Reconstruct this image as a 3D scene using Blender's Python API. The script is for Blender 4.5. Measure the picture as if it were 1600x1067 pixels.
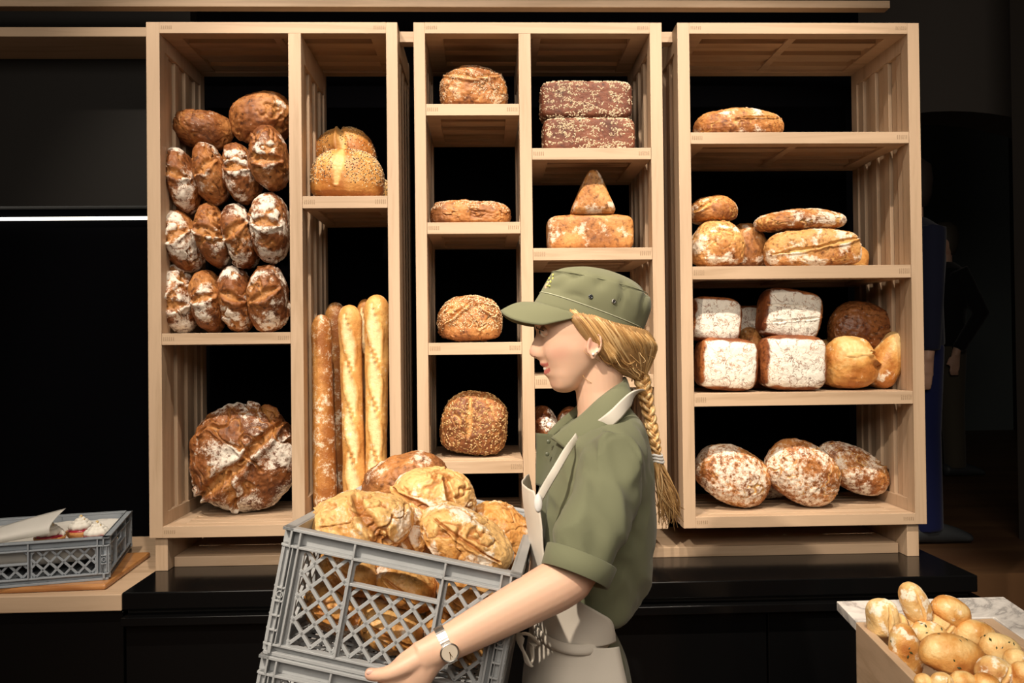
import bpy, bmesh, math, random
import numpy as np
from mathutils import Vector, Matrix

for o in list(bpy.data.objects): bpy.data.objects.remove(o)
scene = bpy.context.scene
COL = scene.collection
R = math.radians

# ------------------------------------------------------------------ camera
CX, CZ, DIST, YAW, PIT, ROL, FPX = -.1192, 1.5, 2.4017, -.03141, .0101, -.01128, 1274.6
def _axes():
    cy, sy, cp, sp = math.cos(YAW), math.sin(YAW), math.cos(PIT), math.sin(PIT)
    cr, sr = math.cos(ROL), math.sin(ROL)
    fw = np.array([-sy*cp, cy*cp, sp]); rt = np.array([cy, sy, 0.]); up = np.cross(rt, fw)
    return cr*rt+sr*up, -sr*rt+cr*up, fw
AX = _axes()
CAM = np.array([CX, -DIST, CZ])
cam_data = bpy.data.cameras.new('camera'); cam = bpy.data.objects.new('camera', cam_data); COL.objects.link(cam)
m = Matrix(((AX[0][0], AX[1][0], -AX[2][0], CX), (AX[0][1], AX[1][1], -AX[2][1], -DIST), (AX[0][2], AX[1][2], -AX[2][2], CZ), (0, 0, 0, 1)))
cam.matrix_world = m
cam_data.sensor_width = 36; cam_data.lens = FPX/1600*36; cam_data.clip_start = .02
scene.camera = cam

# ------------------------------------------------------------------ world, shop spots, added fill lamps, exposure
w = bpy.data.worlds.new('world'); scene.world = w; w.use_nodes = True
w.node_tree.nodes['Background'].inputs[0].default_value = (1, .86, .7, 1)
w.node_tree.nodes['Background'].inputs[1].default_value = .03
def spot(x, y, z, tx, ty, tz, e, size=62, blend=.6, r=.035, col=(1, .86, .70)):
    l = bpy.data.lights.new('ceiling_or_fill_spot', 'SPOT'); l.energy = e; l.spot_size = R(size); l.spot_blend = blend
    l.shadow_soft_size = r; l.color = col
    o = bpy.data.objects.new('ceiling_or_fill_spot', l); COL.objects.link(o); o.location = (x, y, z)
    o.rotation_euler = (Vector((tx, ty, tz))-Vector((x, y, z))).to_track_quat('-Z', 'Y').to_euler()
spot(-1.25, -1.55, 4.1, -.80, .05, 1.7, 275, 44)
spot(-.4, -1.55, 4.1, -.2, .05, 1.6, 285, 44)
spot(.5, -1.55, 4.1, .45, .05, 1.6, 275, 44)
spot(1.25, -1.55, 4.1, .8, .05, 1.65, 230, 40)
spot(-1.1, -2.35, 3.0, -.15, -.85, 1.25, 270, 52, .8)  # added fill spot aimed at the woman to brighten her and the crate
spot(.35, -2.0, 3.25, .85, -.95, .9, 70, 38, .8)
def area(x, y, z, sx, sy, e, col=(1, .88, .74), rot=(0, 0, 0)):
    l = bpy.data.lights.new('fill_panel', 'AREA'); l.shape = 'RECTANGLE'; l.size = sx; l.size_y = sy; l.energy = e; l.color = col
    o = bpy.data.objects.new('fill_panel', l); COL.objects.link(o); o.location = (x, y, z); o.rotation_euler = rot
area(-.4, -3.5, 2.9, 3.4, 1.4, 75, rot=(R(52), 0, 0))  # added soft frontal fill behind the camera, not a fitting of the shop
vs = scene.view_settings
vs.view_transform = 'Standard'; vs.look = 'None'; vs.gamma = 1; vs.use_curve_mapping = False; vs.exposure = 0.0

# ------------------------------------------------------------------ helpers
def at(px, py, Y):
    v = AX[0]*(px-800)/FPX-AX[1]*(py-533.5)/FPX+AX[2]; return CAM+v*(Y+DIST)/v[1]
def pz(px, py, Z):
    v = AX[0]*(px-800)/FPX-AX[1]*(py-533.5)/FPX+AX[2]; return CAM+v*(Z-CZ)/v[2]
def sc(Y): return (Y+DIST)/FPX

def tag(o, label=None, cat=None, group=None, kind=None):
    if label: o['label'] = label
    if cat: o['category'] = cat
    if group: o['group'] = group
    if kind: o['kind'] = kind
    return o
def empty(name, loc, label=None, cat=None, group=None, rot=None):
    o = bpy.data.objects.new(name, None); COL.objects.link(o); o.location = loc; o.empty_display_size = .05
    if rot is not None: o.rotation_euler = rot
    return tag(o, label, cat, group)
def mesh(name, V, F, mat, parent=None, loc=None, smooth=False, attrs=None, bevel=0, sub=0, recalc=False, local=False):
    """link one mesh object. V in world coordinates; stored relative to loc / the parent's place"""
    V = np.asarray(V, float)
    if parent is not None and not local:
        off = np.array(parent.location) if parent.parent is None else np.array(parent.location)+np.array(parent.parent.location)
    elif loc is not None: off = np.array(loc)
    else: off = np.zeros(3)
    me = bpy.data.meshes.new(name)
    me.from_pydata((V-off).tolist(), [], [tuple(int(i) for i in f) for f in F]); me.update()
    if recalc:
        bm = bmesh.new(); bm.from_mesh(me); bmesh.ops.recalc_face_normals(bm, faces=bm.faces); bm.to_mesh(me); bm.free()
    if smooth: me.polygons.foreach_set('use_smooth', [True]*len(me.polygons))
    for m_ in (mat if isinstance(mat, (list, tuple)) else [mat]): me.materials.append(m_)
    if attrs:
        for k, a in attrs.items():
            at_ = me.attributes.new(k, 'FLOAT', 'POINT'); at_.data.foreach_set('value', np.asarray(a, 'f'))
    o = bpy.data.objects.new(name, me); COL.objects.link(o)
    if parent is not None: o.parent = parent
    elif loc is not None: o.location = loc
    if bevel:
        b = o.modifiers.new('bevel', 'BEVEL'); b.width = bevel; b.segments = 2; b.limit_method = 'ANGLE'
    if sub:
        s = o.modifiers.new('sub', 'SUBSURF'); s.levels = sub; s.render_levels = sub
    return o

class MB:
    def __init__(s, f=None): s.V = []; s.F = []; s.f = f; s.mi = []
    def add(s, V, F, mi=0):
        n = len(s.V)
        for v in V:
            v = tuple(v); s.V.append(s.f(*v) if s.f else v)
        for f in F: s.F.append([i+n for i in f]); s.mi.append(mi)
    def box(s, x0, y0, z0, x1, y1, z1, mi=0):
        s.add([(x0,y0,z0),(x1,y0,z0),(x1,y1,z0),(x0,y1,z0),(x0,y0,z1),(x1,y0,z1),(x1,y1,z1),(x0,y1,z1)],
              [(0,3,2,1),(4,5,6,7),(0,1,5,4),(1,2,6,5),(2,3,7,6),(3,0,4,7)], mi)
    def bar(s, u0, v0, u1, v1, wd, t0, t1):      # flat bar in the (u, v) plane
        L = math.hypot(u1-u0, v1-v0)
        if L < 1e-6: return
        nx, ny = -(v1-v0)/L*wd/2, (u1-u0)/L*wd/2
        c = [(u0-nx, v0-ny), (u1-nx, v1-ny), (u1+nx, v1+ny), (u0+nx, v0+ny)]
        s.add([(a, t0, b) for a, b in c]+[(a, t1, b) for a, b in c],
              [(0,1,2,3),(7,6,5,4),(0,4,5,1),(1,5,6,2),(2,6,7,3),(3,7,4,0)])
    def loft(s, rings, cap=True, mi=0):
        n = len(rings[0]); V = [p for r in rings for p in r]; F = []
        for i in range(len(rings)-1):
            for j in range(n):
                k = (j+1) % n; F.append((i*n+j, i*n+k, (i+1)*n+k, (i+1)*n+j))
        if cap: F.append(tuple(range(n))[::-1]); F.append(tuple((len(rings)-1)*n+j for j in range(n)))
        s.add(V, F, mi)
    def tube(s, pts, rad, n=8, flat=None, cap=True, mi=0):
        s.loft(tube_rings(pts, rad, n, flat), cap, mi)
    def sphere(s, c, r, n=10, mi=0):
        r = np.array([r]*3 if np.isscalar(r) else r); c = np.array(c); rings = []
        for i in range(1, n):
            a = math.pi*i/n
            rings.append([c+r*np.array([math.sin(a)*math.cos(b), math.sin(a)*math.sin(b), math.cos(a)]) for b in np.linspace(0, 2*math.pi, 2*n, endpoint=False)])
        s.loft(rings, True, mi)
    def build(s, name, mat, parent=None, loc=None, smooth=False, bevel=0, sub=0, local=False, attrs=None):
        o = mesh(name, s.V, s.F, mat, parent, loc, smooth, attrs, bevel, sub, True, local)
        if any(s.mi):
            o.data.polygons.foreach_set('material_index', s.mi)
        return o

def spline(pts, n):
    """Catmull-Rom through pts (rows may carry extra columns)"""
    P = np.array(pts, float); P = np.vstack([2*P[0]-P[1], P, 2*P[-1]-P[-2]]); out = []
    m_ = len(P)-3
    for t in np.linspace(0, m_-1e-9, n):
        i = int(t); u = t-i; a, b, c, d = P[i:i+4]
        out.append(.5*((2*b)+(-a+c)*u+(2*a-5*b+4*c-d)*u*u+(-a+3*b-3*c+d)*u**3))
    return np.array(out)
def tube_rings(pts, rad, n=8, flat=None):
    """rings round a path; rad scalar / list / list of (ra, rb); flat = preferred direction of rb"""
    P = np.array(pts, float); k = len(P); T = np.gradient(P, axis=0); T /= np.linalg.norm(T, axis=1)[:, None]+1e-12
    ref = np.array(flat if flat is not None else (0, 1, 0), float)
    if flat is None and abs(T[0]@ref) > .9: ref = np.array((1., 0, 0))
    out = []; prev = None
    for i in range(k):
        b = ref if (prev is None or flat is not None) else prev
        b = b-(b@T[i])*T[i]; b /= np.linalg.norm(b)+1e-12; prev = b
        a = np.cross(T[i], b)
        r = rad if np.isscalar(rad) else rad[i]
        ra, rb = (r, r) if np.isscalar(r) else r
        out.append([P[i]+a*ra*math.cos(t)+b*rb*math.sin(t) for t in np.linspace(0, 2*math.pi, n, endpoint=False)])
    return out

# noise -------------------------------------------------------------
_rng = np.random.RandomState(7); PERM = _rng.permutation(4096); GRAD = _rng.normal(size=(4096, 3)); GRAD /= np.linalg.norm(GRAD, axis=1)[:, None]
def gn(P, seed=0):
    P = np.asarray(P)+seed*np.array([17.13, 9.71, 23.37]); I = np.floor(P).astype(int); f = P-I; u = f*f*f*(f*(f*6-15)+10); out = 0
    for dx in (0, 1):
        for dy in (0, 1):
            for dz in (0, 1):
                h = PERM[(PERM[(PERM[(I[:, 0]+dx) & 4095]+I[:, 1]+dy) & 4095]+I[:, 2]+dz) & 4095]
                g = (GRAD[h]*(f-[dx, dy, dz])).sum(1)
                out = out+g*(u[:, 0] if dx else 1-u[:, 0])*(u[:, 1] if dy else 1-u[:, 1])*(u[:, 2] if dz else 1-u[:, 2])
    return out*1.6
def fbm(P, seed=0, o=3):
    return sum(gn(np.asarray(P)*2**i, seed+i*3.1)*.5**i for i in range(o))
def sst(a, b, x):
    t = np.clip((x-a)/(b-a), 0, 1); return t*t*(3-2*t)

# materials ---------------------------------------------------------
def srgb(r, g, b):
    f = lambda c: (c/255/12.92) if c <= 10 else ((c/255+.055)/1.055)**2.4
    return (f(r), f(g), f(b), 1)
class NT:
    def __init__(s, name):
        s.m = bpy.data.materials.new(name); s.m.use_nodes = True; s.t = s.m.node_tree; s.b = s.t.nodes['Principled BSDF']
    def n(s, typ, **kw):
        nd = s.t.nodes.new(typ)
        for k, v in kw.items():
            if hasattr(nd, k) and k not in nd.inputs: setattr(nd, k, v)
            else: nd.inputs[k].default_value = v
        return nd
    def l(s, a, b): s.t.links.new(a, b)
    def coord(s, scale=(1, 1, 1), what='Object'):
        c = s.n('ShaderNodeTexCoord'); mp = s.n('ShaderNodeMapping'); mp.inputs['Scale'].default_value = scale
        s.l(c.outputs[what], mp.inputs[0]); return mp.outputs[0]
    def noise(s, vec, scale, detail=3, rough=.5, dist=0):
        nd = s.n('ShaderNodeTexNoise'); nd.inputs['Scale'].default_value = scale; nd.inputs['Detail'].default_value = detail
        nd.inputs['Roughness'].default_value = rough; nd.inputs['Distortion'].default_value = dist; s.l(vec, nd.inputs['Vector']); return nd.outputs['Fac']
    def ramp(s, fac, stops):
        r = s.n('ShaderNodeValToRGB'); e = r.color_ramp.elements
        while len(e) < len(stops): e.new(.5)
        for i, (p, c) in enumerate(stops): e[i].position = p; e[i].color = c if len(c) == 4 else (*c, 1)
        s.l(fac, r.inputs[0]); return r.outputs[0]
    def mix(s, f, a, b, typ='MIX'):
        x = s.n('ShaderNodeMix'); x.data_type = 'RGBA'; x.blend_type = typ
        for v, i in ((f, 0), (a, 6), (b, 7)):
            if hasattr(v, 'is_linked') or hasattr(v, 'links'): s.l(v, x.inputs[i])
            else: x.inputs[i].default_value = v
        return x.outputs[2]
    def math(s, op, a, b=0., c=None, clamp=False):
        x = s.n('ShaderNodeMath'); x.operation = op; x.use_clamp = clamp
        for i, v in enumerate((a, b)+((c,) if c is not None else ())):
            if hasattr(v, 'links'): s.l(v, x.inputs[i])
            else: x.inputs[i].default_value = v
        return x.outputs[0]
    def attr(s, name): a = s.n('ShaderNodeAttribute'); a.attribute_name = name; return a.outputs['Fac']
    def bump(s, h, strength=.3, dist=.002):
        b = s.n('ShaderNodeBump'); b.inputs['Strength'].default_value = strength; b.inputs['Distance'].default_value = dist
        s.l(h, b.inputs['Height']); s.l(b.outputs[0], s.b.inputs['Normal'])
    def set(s, **kw):
        for k, v in kw.items():
            k = k.replace('_', ' ').title().replace('Ior', 'IOR')
            if hasattr(v, 'links'): s.l(v, s.b.inputs[k])
            else: s.b.inputs[k].default_value = v
        return s.m
def plain(name, col, rough=.5, metal=0., spec=.5, noise=0., nscale=60):
    t = NT(name); c = tuple(col) if len(col) == 4 else (*col, 1)
    if noise:
        f = t.noise(t.coord(), nscale, 4); d = tuple(x*(1-noise) for x in c[:3])+(1,)
        t.set(base_color=t.ramp(f, [(.3, d), (.7, c)])); t.bump(f, .15, .001)
    else: t.set(base_color=c)
    t.b.inputs['Roughness'].default_value = rough; t.b.inputs['Metallic'].default_value = metal; t.b.inputs['Specular IOR Level'].default_value = spec
    return t.m
def wood(name, axis, light=(.56, .405, .275), dark=(.42, .29, .18), rough=.5):
    t = NT(name); s = [14., 14., 14.]; s['XYZ'.index(axis)] = .9
    v = t.coord(tuple(s)); g = t.n('ShaderNodeNewGeometry'); ri = g.outputs['Random Per Island']
    off = t.n('ShaderNodeVectorMath'); off.operation = 'ADD'; cb = t.n('ShaderNodeCombineXYZ')
    k = t.math('MULTIPLY', ri, 37.); t.l(k, cb.inputs[0]); t.l(k, cb.inputs[1]); t.l(k, cb.inputs[2])
    t.l(v, off.inputs[0]); t.l(cb.outputs[0], off.inputs[1])
    f = t.noise(off.outputs[0], 2.2, 5, .6, .6); f2 = t.noise(off.outputs[0], 11, 3, .6)
    c = t.ramp(f, [(.28, dark), (.5, light), (.75, tuple(min(1, x*1.08) for x in light))])
    c = t.mix(t.math('MULTIPLY', f2, .22), c, (*[x*.72 for x in dark], 1))
    hv = t.ramp(ri, [(0, (.86, .83, .80)), (.5, (1, 1, 1)), (1, (.93, .95, .98))])
    c = t.mix(1., c, hv, 'MULTIPLY')
    t.set(base_color=c, roughness=rough); t.bump(f2, .12, .0006); return t.m
WX, WY, WZ = wood('oak_x', 'X'), wood('oak_y', 'Y'), wood('oak_z', 'Z')
ENDGRAIN = plain('oak_end_grain', (.42, .29, .18), .6, noise=.35, nscale=300)
BLACK = plain('black_lacquer', (.003, .003, .0032), .14, spec=.28)
BLACKW = plain('black_wall_lacquer', (.002, .002, .0026), .9, spec=.0)
BLACKM = plain('black_matt_panel', (.011, .0095, .0082), .6)
GREY = plain('grey_crate_plastic', (.385, .40, .41), .42, noise=.10, nscale=25)
GREYB = plain('blue_grey_crate_plastic', (.30, .335, .375), .42, noise=.10, nscale=25)

def bread_mat(name, dark, mid, light, crack, flour=(.86, .80, .70), crackle=0., fine=1., rough=.55, speck=1.):
    t = NT(name); v = t.coord(); n1 = t.noise(v, 16, 4, .6); n2 = t.noise(v, 70, 5, .65); n3 = t.noise(v, 260, 3, .6)
    tone = t.math('ADD', t.attr('tone'), t.math('MULTIPLY', t.math('SUBTRACT', n1, .5), .9)); tone = t.math('ADD', tone, t.math('MULTIPLY', t.math('SUBTRACT', n2, .5), .5))
    c = t.ramp(tone, [(.1, dark), (.45, mid), (.85, light)])
    ck = t.math('MULTIPLY', t.attr('crack'), t.math('ADD', .55, t.math('MULTIPLY', n2, .9)), clamp=True)
    c = t.mix(ck, c, (*crack, 1)); c = t.mix(t.ramp(n2, [(.30, (speck, speck, speck)), (.46, (0, 0, 0))]), c, tuple(x*.55 for x in dark)+(1,))
    fn = t.math('ADD', t.attr('flour'), t.math('MULTIPLY', t.math('SUBTRACT', n2, .5), 2.6*fine)); fn = t.math('ADD', fn, t.math('MULTIPLY', t.math('SUBTRACT', n3, .5), 1.3*fine))
    fl = t.n('ShaderNodeMapRange'); fl.interpolation_type = 'SMOOTHSTEP'; t.l(fn, fl.inputs[0]); fl.inputs[1].default_value = .36; fl.inputs[2].default_value = 1.05
    ff = fl.outputs[0]
    if crackle:
        l1 = t.math('ABSOLUTE', t.math('SUBTRACT', t.noise(v, 17, 4, .6, .8), .5)); l2 = t.math('ABSOLUTE', t.math('SUBTRACT', t.noise(v, 30, 4, .58, .8), .48))
        e = t.n('ShaderNodeMapRange'); e.interpolation_type = 'SMOOTHSTEP'; t.l(t.math('MINIMUM', l1, l2), e.inputs[0]); e.inputs[1].default_value = .004; e.inputs[2].default_value = .017
        e2 = t.math('ADD', e.outputs[0], t.math('MULTIPLY', n1, .35+1.2*(1-crackle)), clamp=True)
        ff = t.math('MULTIPLY', ff, t.math('ADD', t.math('MULTIPLY', e2, crackle), 1-crackle, clamp=True))
    c = t.mix(t.math('MULTIPLY', ff, .88), c, (*flour, 1))
    rg = t.math('ADD', rough, t.math('MULTIPLY', ff, .35), clamp=True)
    t.set(base_color=c, roughness=rg); t.b.inputs['Specular IOR Level'].default_value = .45
    t.bump(t.math('ADD', t.math('MULTIPLY', n2, .7), t.math('MULTIPLY', n3, .4)), .55, .004)
    return t.m
B_RYE = bread_mat('rye_crust', (.10, .028, .008), (.27, .090, .022), (.50, .22, .065), (.42, .185, .05))
B_GOLD = bread_mat('golden_rustic_crust', (.26, .085, .02), (.58, .26, .06), (.80, .50, .195), (.40, .16, .04), rough=.4, speck=.6)
B_BROWN = bread_mat('brown_spelt_crust', (.16, .05, .015), (.36, .14, .04), (.58, .28, .09), (.55, .27, .09), (.72, .58, .40))
B_FLOUR = bread_mat('floured_crust', (.14, .035, .01), (.30, .095, .025), (.52, .24, .08), (.40, .17, .05), (.88, .84, .74), crackle=.95, fine=.18)
B_OVAL = bread_mat('dusted_crust', (.22, .065, .016), (.48, .19, .05), (.68, .36, .12), (.70, .40, .13), (.88, .82, .70), crackle=.5)
B_OVALP = bread_mat('pale_dusted_crust', (.45, .20, .06), (.68, .40, .14), (.82, .58, .27), (.75, .46, .17), (.90, .84, .70), fine=.9, speck=.0)
B_ROLL = bread_mat('smooth_golden_crust', (.42, .15, .03), (.66, .33, .09), (.84, .60, .27), (.75, .46, .17), (.90, .82, .66), rough=.42, speck=.0)
B_DARK = bread_mat('dark_glossy_crust', (.05, .014, .005), (.14, .04, .012), (.32, .12, .035), (.3, .12, .04), rough=.28)
B_TIN = bread_mat('dark_tin_crust', (.07, .02, .010), (.145, .042, .020), (.22, .075, .036), (.12, .035, .015), rough=.65)
B_TAN = bread_mat('tan_tin_crust', (.20, .07, .02), (.42, .17, .045), (.62, .31, .10), (.28, .1, .03), (.70, .60, .48))
B_BAG = bread_mat('baguette_crust', (.32, .11, .025), (.58, .27, .07), (.76, .47, .16), (.84, .63, .33), (.90, .80, .62), rough=.5, speck=.15)
SEED_W = plain('pale_sesame', (.74, .58, .36), .55)
SEED_D = plain('dark_poppy', (.05, .035, .03), .5)
SEED_G = plain('toasted_sunflower_seed', (.60, .38, .16), .42, noise=.4, nscale=150)
FLAKE = plain('rye_flakes', (.74, .60, .42), .7, noise=.35, nscale=200)

# ------------------------------------------------------------------ the setting
def struct(name, mb, mat, bevel=0):
    return tag(mb.build(name, mat, bevel=bevel), kind='structure')
fl = NT('wood_floor'); v = fl.coord((1, 7, 1)); f = fl.noise(v, 1.2, 2, .5); f2 = fl.noise(fl.coord((1.2, 30, 1)), 2, 4, .6)
fl.set(base_color=fl.mix(f2, fl.ramp(f, [(.35, (.10, .045, .02)), (.65, (.22, .115, .05))]), (.10, .05, .025, 1)), roughness=.4)
b = MB(); b.box(-5, -6, -.06, 6, 1.0, 0); struct('floor', b, fl.m)
b = MB(); b.box(1.0, .75, .0, 6, 7, .6)
struct('floor_2', b, fl.m)
b = MB(); b.box(-5, -6, 4.2, 6, 7, 4.3); struct('ceiling', b, plain('dark_ceiling', (.03, .027, .025), .8))
b = MB(); b.box(-5, .50, 0, 1.24, .62, 4.2); struct('wall_back', b, BLACKW)
b = MB(); b.box(-5, -6, 0, -4.9, .5, 4.2); struct('wall_left', b, BLACKM)
b = MB(); b.box(5.4, -6, 0, 5.5, 7, 4.2); struct('wall_right', b, BLACKM)
b = MB(); b.box(1.0, 6, 0, 5.5, 6.1, 4.2); struct('wall_far', b, plain('far_grey_wall', (.10, .12, .12), .9))
# arched bulkhead over the passage at the right
b = MB(); x0, x1, y0 = 1.24, 3.2, 1.6; n = 20; zt = 4.2
ar = [(x0+(x1-x0)*i/n, 2.25+.42*math.sin(math.pi*i/n)**.6) for i in range(n+1)]
for i in range(n):
    (xa, za), (xb, zb) = ar[i], ar[i+1]
    b.add([(xa, y0, za), (xb, y0, zb), (xb, y0, zt), (xa, y0, zt), (xa, y0+.25, za), (xb, y0+.25, zb), (xb, y0+.25, zt), (xa, y0+.25, zt)], [(0, 1, 2, 3), (4, 7, 6, 5), (0, 4, 5, 1), (3, 2, 6, 7)])
struct('wall_arch', b, plain('dark_bulkhead', (.05, .042, .036), .85))
b = MB(); b.box(2.33, .95, 0, 2.5, 1.3, 4.2); struct('wall_pier', b, plain('dark_pier', (.05, .04, .033), .8))
# matt upper wall panel left of the shelves, with recessed light line under it
zl = at(100, 341, .48)[2]
b = MB(); b.box(-4.9, .44, at(100, 322, .44)[2], -1.13, .50, at(100, 70, .44)[2]+.4); struct('wall_panel', b, plain('dark_brown_panel', (.010, .0088, .0078), .6, spec=.2))
lm = NT('light_line'); lm.set(base_color=(1, 1, 1, 1)); lm.b.inputs['Emission Color'].default_value = (1, .93, .80, 1); lm.b.inputs['Emission Strength'].default_value = 2.2
b = MB(); b.box(-3.4, .475, zl-.004, -1.05, .50, zl+.004)
tag(b.build('light_strip', lm.m), 'thin white glowing light line on the black wall left of the shelves', 'light')
# wooden wall rails
b = MB(); a, c = at(0, 10, .3), at(1384, 9, .3); b.box(-2.3, .27, a[2]-.012, c[0], .31, a[2]+.013)
tag(b.build('wall_rail', WX, loc=(-.5, .3, a[2]), bevel=.002), 'long pale wooden rail high above all the bread shelves', 'rail')
a = at(100, 60, .3); b = MB(); b.box(-2.3, .24, a[2]-.017, -1.115, .5, a[2]+.014)
tag(b.build('wall_rail', WX, loc=(-1.7, .3, a[2]), bevel=.002), 'short pale wooden rail running left from the top of the left bread shelf', 'rail')

# ------------------------------------------------------------------ counters
ZC = .867
b = MB(); b.box(-1.093, -.2, ZC-.046, 1.22, .499, ZC)
ct = empty('black_counter', (0, .1, 0), 'long glossy black counter under the three bread shelves', 'counter')
b.build('worktop', BLACK, ct, bevel=.003)
b = MB(); b.box(-1.09, -.17, ZC-.062, 1.21, .499, ZC-.046); b.build('shadow_gap', BLACKM, ct)
b = MB(); b.box(-1.09, -.215, ZC-.085, 1.235, .499, ZC-.062); b.build('lower_ledge', BLACK, ct, bevel=.002)
for i in range(4):
    xa = -1.087+i*.576
    b = MB(); b.box(xa, -.19, .40, xa+.571, -.16, ZC-.09); b.build('drawer_front', BLACK, ct, bevel=.002)
    b = MB(); b.box(xa, -.19, .10, xa+.571, -.16, .395); b.build('drawer_front', BLACK, ct, bevel=.002)
b = MB(); b.box(-1.09, -.16, 0, 1.2, .499, ZC-.085); b.build('cabinet_body', BLACKM, ct)
wc = empty('wooden_counter', (-1.9, .1, 0), 'pale wooden counter at the left carrying the tray of tarts', 'counter')
ZW = .862
b = MB(); b.box(-3.4, -.195, ZW-.045, -1.096, .499, ZW); b.build('worktop', WX, wc, bevel=.003)
for i in range(3):
    xa = -3.4+i*.769
    b = MB(); b.box(xa, -.18, .10, xa+.764, -.15, ZW-.05); b.build('drawer_front', BLACK, wc, bevel=.002)
b = MB(); b.box(-3.4, -.15, 0, -1.1, .499, ZW-.045); b.build('cabinet_body', BLACKM, wc)

# ------------------------------------------------------------------ the slatted oak bread shelves
DEP = .3806; ZT = 2.468; ZB = .9652; TH = .033
def side_panel(x0, x1, z0, z1, name, parent):
    b = MB(); m_ = (x0+x1)/2; hs = (x1-x0)/2-.005
    b.box(x0, 0, z0, x1, .042, z1); b.box(x0, DEP-.04, z0, x1, DEP, z1)
    b.box(x0+.0005, .042, z1-.075, x1-.0005, DEP-.04, z1-.001); b.box(x0+.0005, .042, z0+.001, x1-.0005, DEP-.04, z0+.07)
    n = 7; pitch = (DEP-.082)/n
    for i in range(n):
        y = .042+i*pitch; k = hs-(.007 if i % 2 else 0)
        b.box(m_-k, y+.005, z0+.069, m_+k, y+pitch-.004, z1-.074)
    return b.build(name, WZ, parent, bevel=.0012)
def flat_panel(x0, x1, zb, zt, name, parent, joints=True, front=0.):
    b = MB(); b.box(x0, front, zb, x1, front+.042, zt); b.box(x0, DEP-.04, zb, x1, DEP-.001, zt)
    e = min(.05, (x1-x0)*.14)
    b.box(x0, front+.042, zb+.001, x0+e, DEP-.04, zt-.0004); b.box(x1-e, front+.042, zb+.001, x1, DEP-.04, zt-.0004)
    n = 6; pitch = (DEP-.082-front)/n
    for i in range(n):
        y = front+.042+i*pitch
        b.box(x0+e-.001, y+.006, zt-(.026 if i % 2 else .016), x1-e+.001, y+pitch-.004, zt-.0006)
    for xm in ((x0+(x1-x0)*.5,) if x1-x0 > .45 else ()):
        b.box(xm-.012, front+.042, zb+.004, xm+.012, DEP-.04, zt-.022)
    if joints:
        for xa in (x0+.004, x1-.036):
            for k in range(6):
                b.box(xa+k*.0056, front-.0005, zb+.012, xa+k*.0056+.0032, front+.001, zt-.010, 1)
    return b.build(name, [WX, ENDGRAIN], parent, bevel=.0012)
def X(px, py): return float(at(px, py, 0)[0])
def Z(px, py): return float(at(px, py, 0)[2])
def cabinet(label, xs, cols, y_bot):
    """xs: px edges of the uprights along the top; cols: per bay the (top, bottom) px of every shelf front"""
    e = [X(x, 53) for x in xs]; zb = y_bot
    root = empty('bread_shelf', ((e[0]+e[-1])/2, DEP/2, zb), label, 'shelf', 'slatted oak bread shelves')
    side_panel(e[0], e[1], zb, ZT, 'side_panel', root); side_panel(e[-2], e[-1], zb, ZT, 'side_panel', root)
    flat_panel(e[1], e[-2], ZT-TH, ZT, 'top_panel', root); flat_panel(e[1], e[-2], zb, zb+TH, 'bottom_panel', root)
    if len(e) == 6: side_panel(e[2], e[3], zb+TH, ZT-TH, 'divider', root)
    tops = []
    for k, rows in enumerate(cols):
        xa, xb = (e[1], e[2]) if k == 0 and len(e) == 6 else (e[-3] if len(e) == 6 else e[1], e[-2]); t_ = []
        for (pxm, t, bo) in rows:
            zt = Z(pxm, t); flat_panel(xa+.0005, xb-.0005, Z(pxm, bo), zt, 'shelf_board', root, front=.0015); t_.append(zt)
        tops.append(t_)
    return root, e, tops
ZB2 = Z(1040, 830); ZB3 = Z(1070, 829)
c1, e1, t1 = cabinet('left oak bread shelf holding stacked rye loaves and upright baguettes', [228, 249, 450, 470, 603, 621],
    [[(350, 520, 538)], [(537, 306, 325)]], ZB)
c2, e2, t2 = cabinet('middle oak bread shelf with seeded loaves, behind the woman', [646, 664, 810, 829, 1015, 1034],
    [[(740, 162, 180), (740, 347, 365), (740, 535, 554), (750, 720, 740)], [(925, 231, 249), (927, 387, 406), (935, 586, 606), (935, 705, 723)]], ZB)
c3, e3, t3 = cabinet('right wide oak bread shelf with one open bay of four shelves', [1058, 1077, 1418, 1436],
    [[(1250, 206, 224), (1255, 415, 435), (1260, 613, 633)]], ZB)
ZI = ZB+TH
for (xa, xb) in ((e1[-1], e2[0]), (e2[-1], e3[0])):
    b = MB(); b.box(xa, .06, ZT-.036, xb, .10, ZT-.004)
    tag(b.build('spacer_rail', WX, loc=((xa+xb)/2, .08, ZT-.02), bevel=.001), 'short oak spacer joining the tops of the '+('left and middle' if xa < -.3 else 'middle and right')+' shelves', 'rail')
pl = empty('shelf_plinth', (0, .2, ZC), 'low oak plinth board and posts carrying the bread shelves on the black counter', 'plinth')
b = MB(); b.box(e1[0]+.05, .055, ZC+.0, e3[-1]-.06, .34, ZC+.030); b.build('board', WX, pl, bevel=.0015)
for xa in (e1[0]+.012, -.20, .16, e3[-1]-.055):
    b = MB(); b.box(xa, .012, ZC, xa+.036, .3, ZB); b.build('post', WZ, pl, bevel=.0015)

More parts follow.
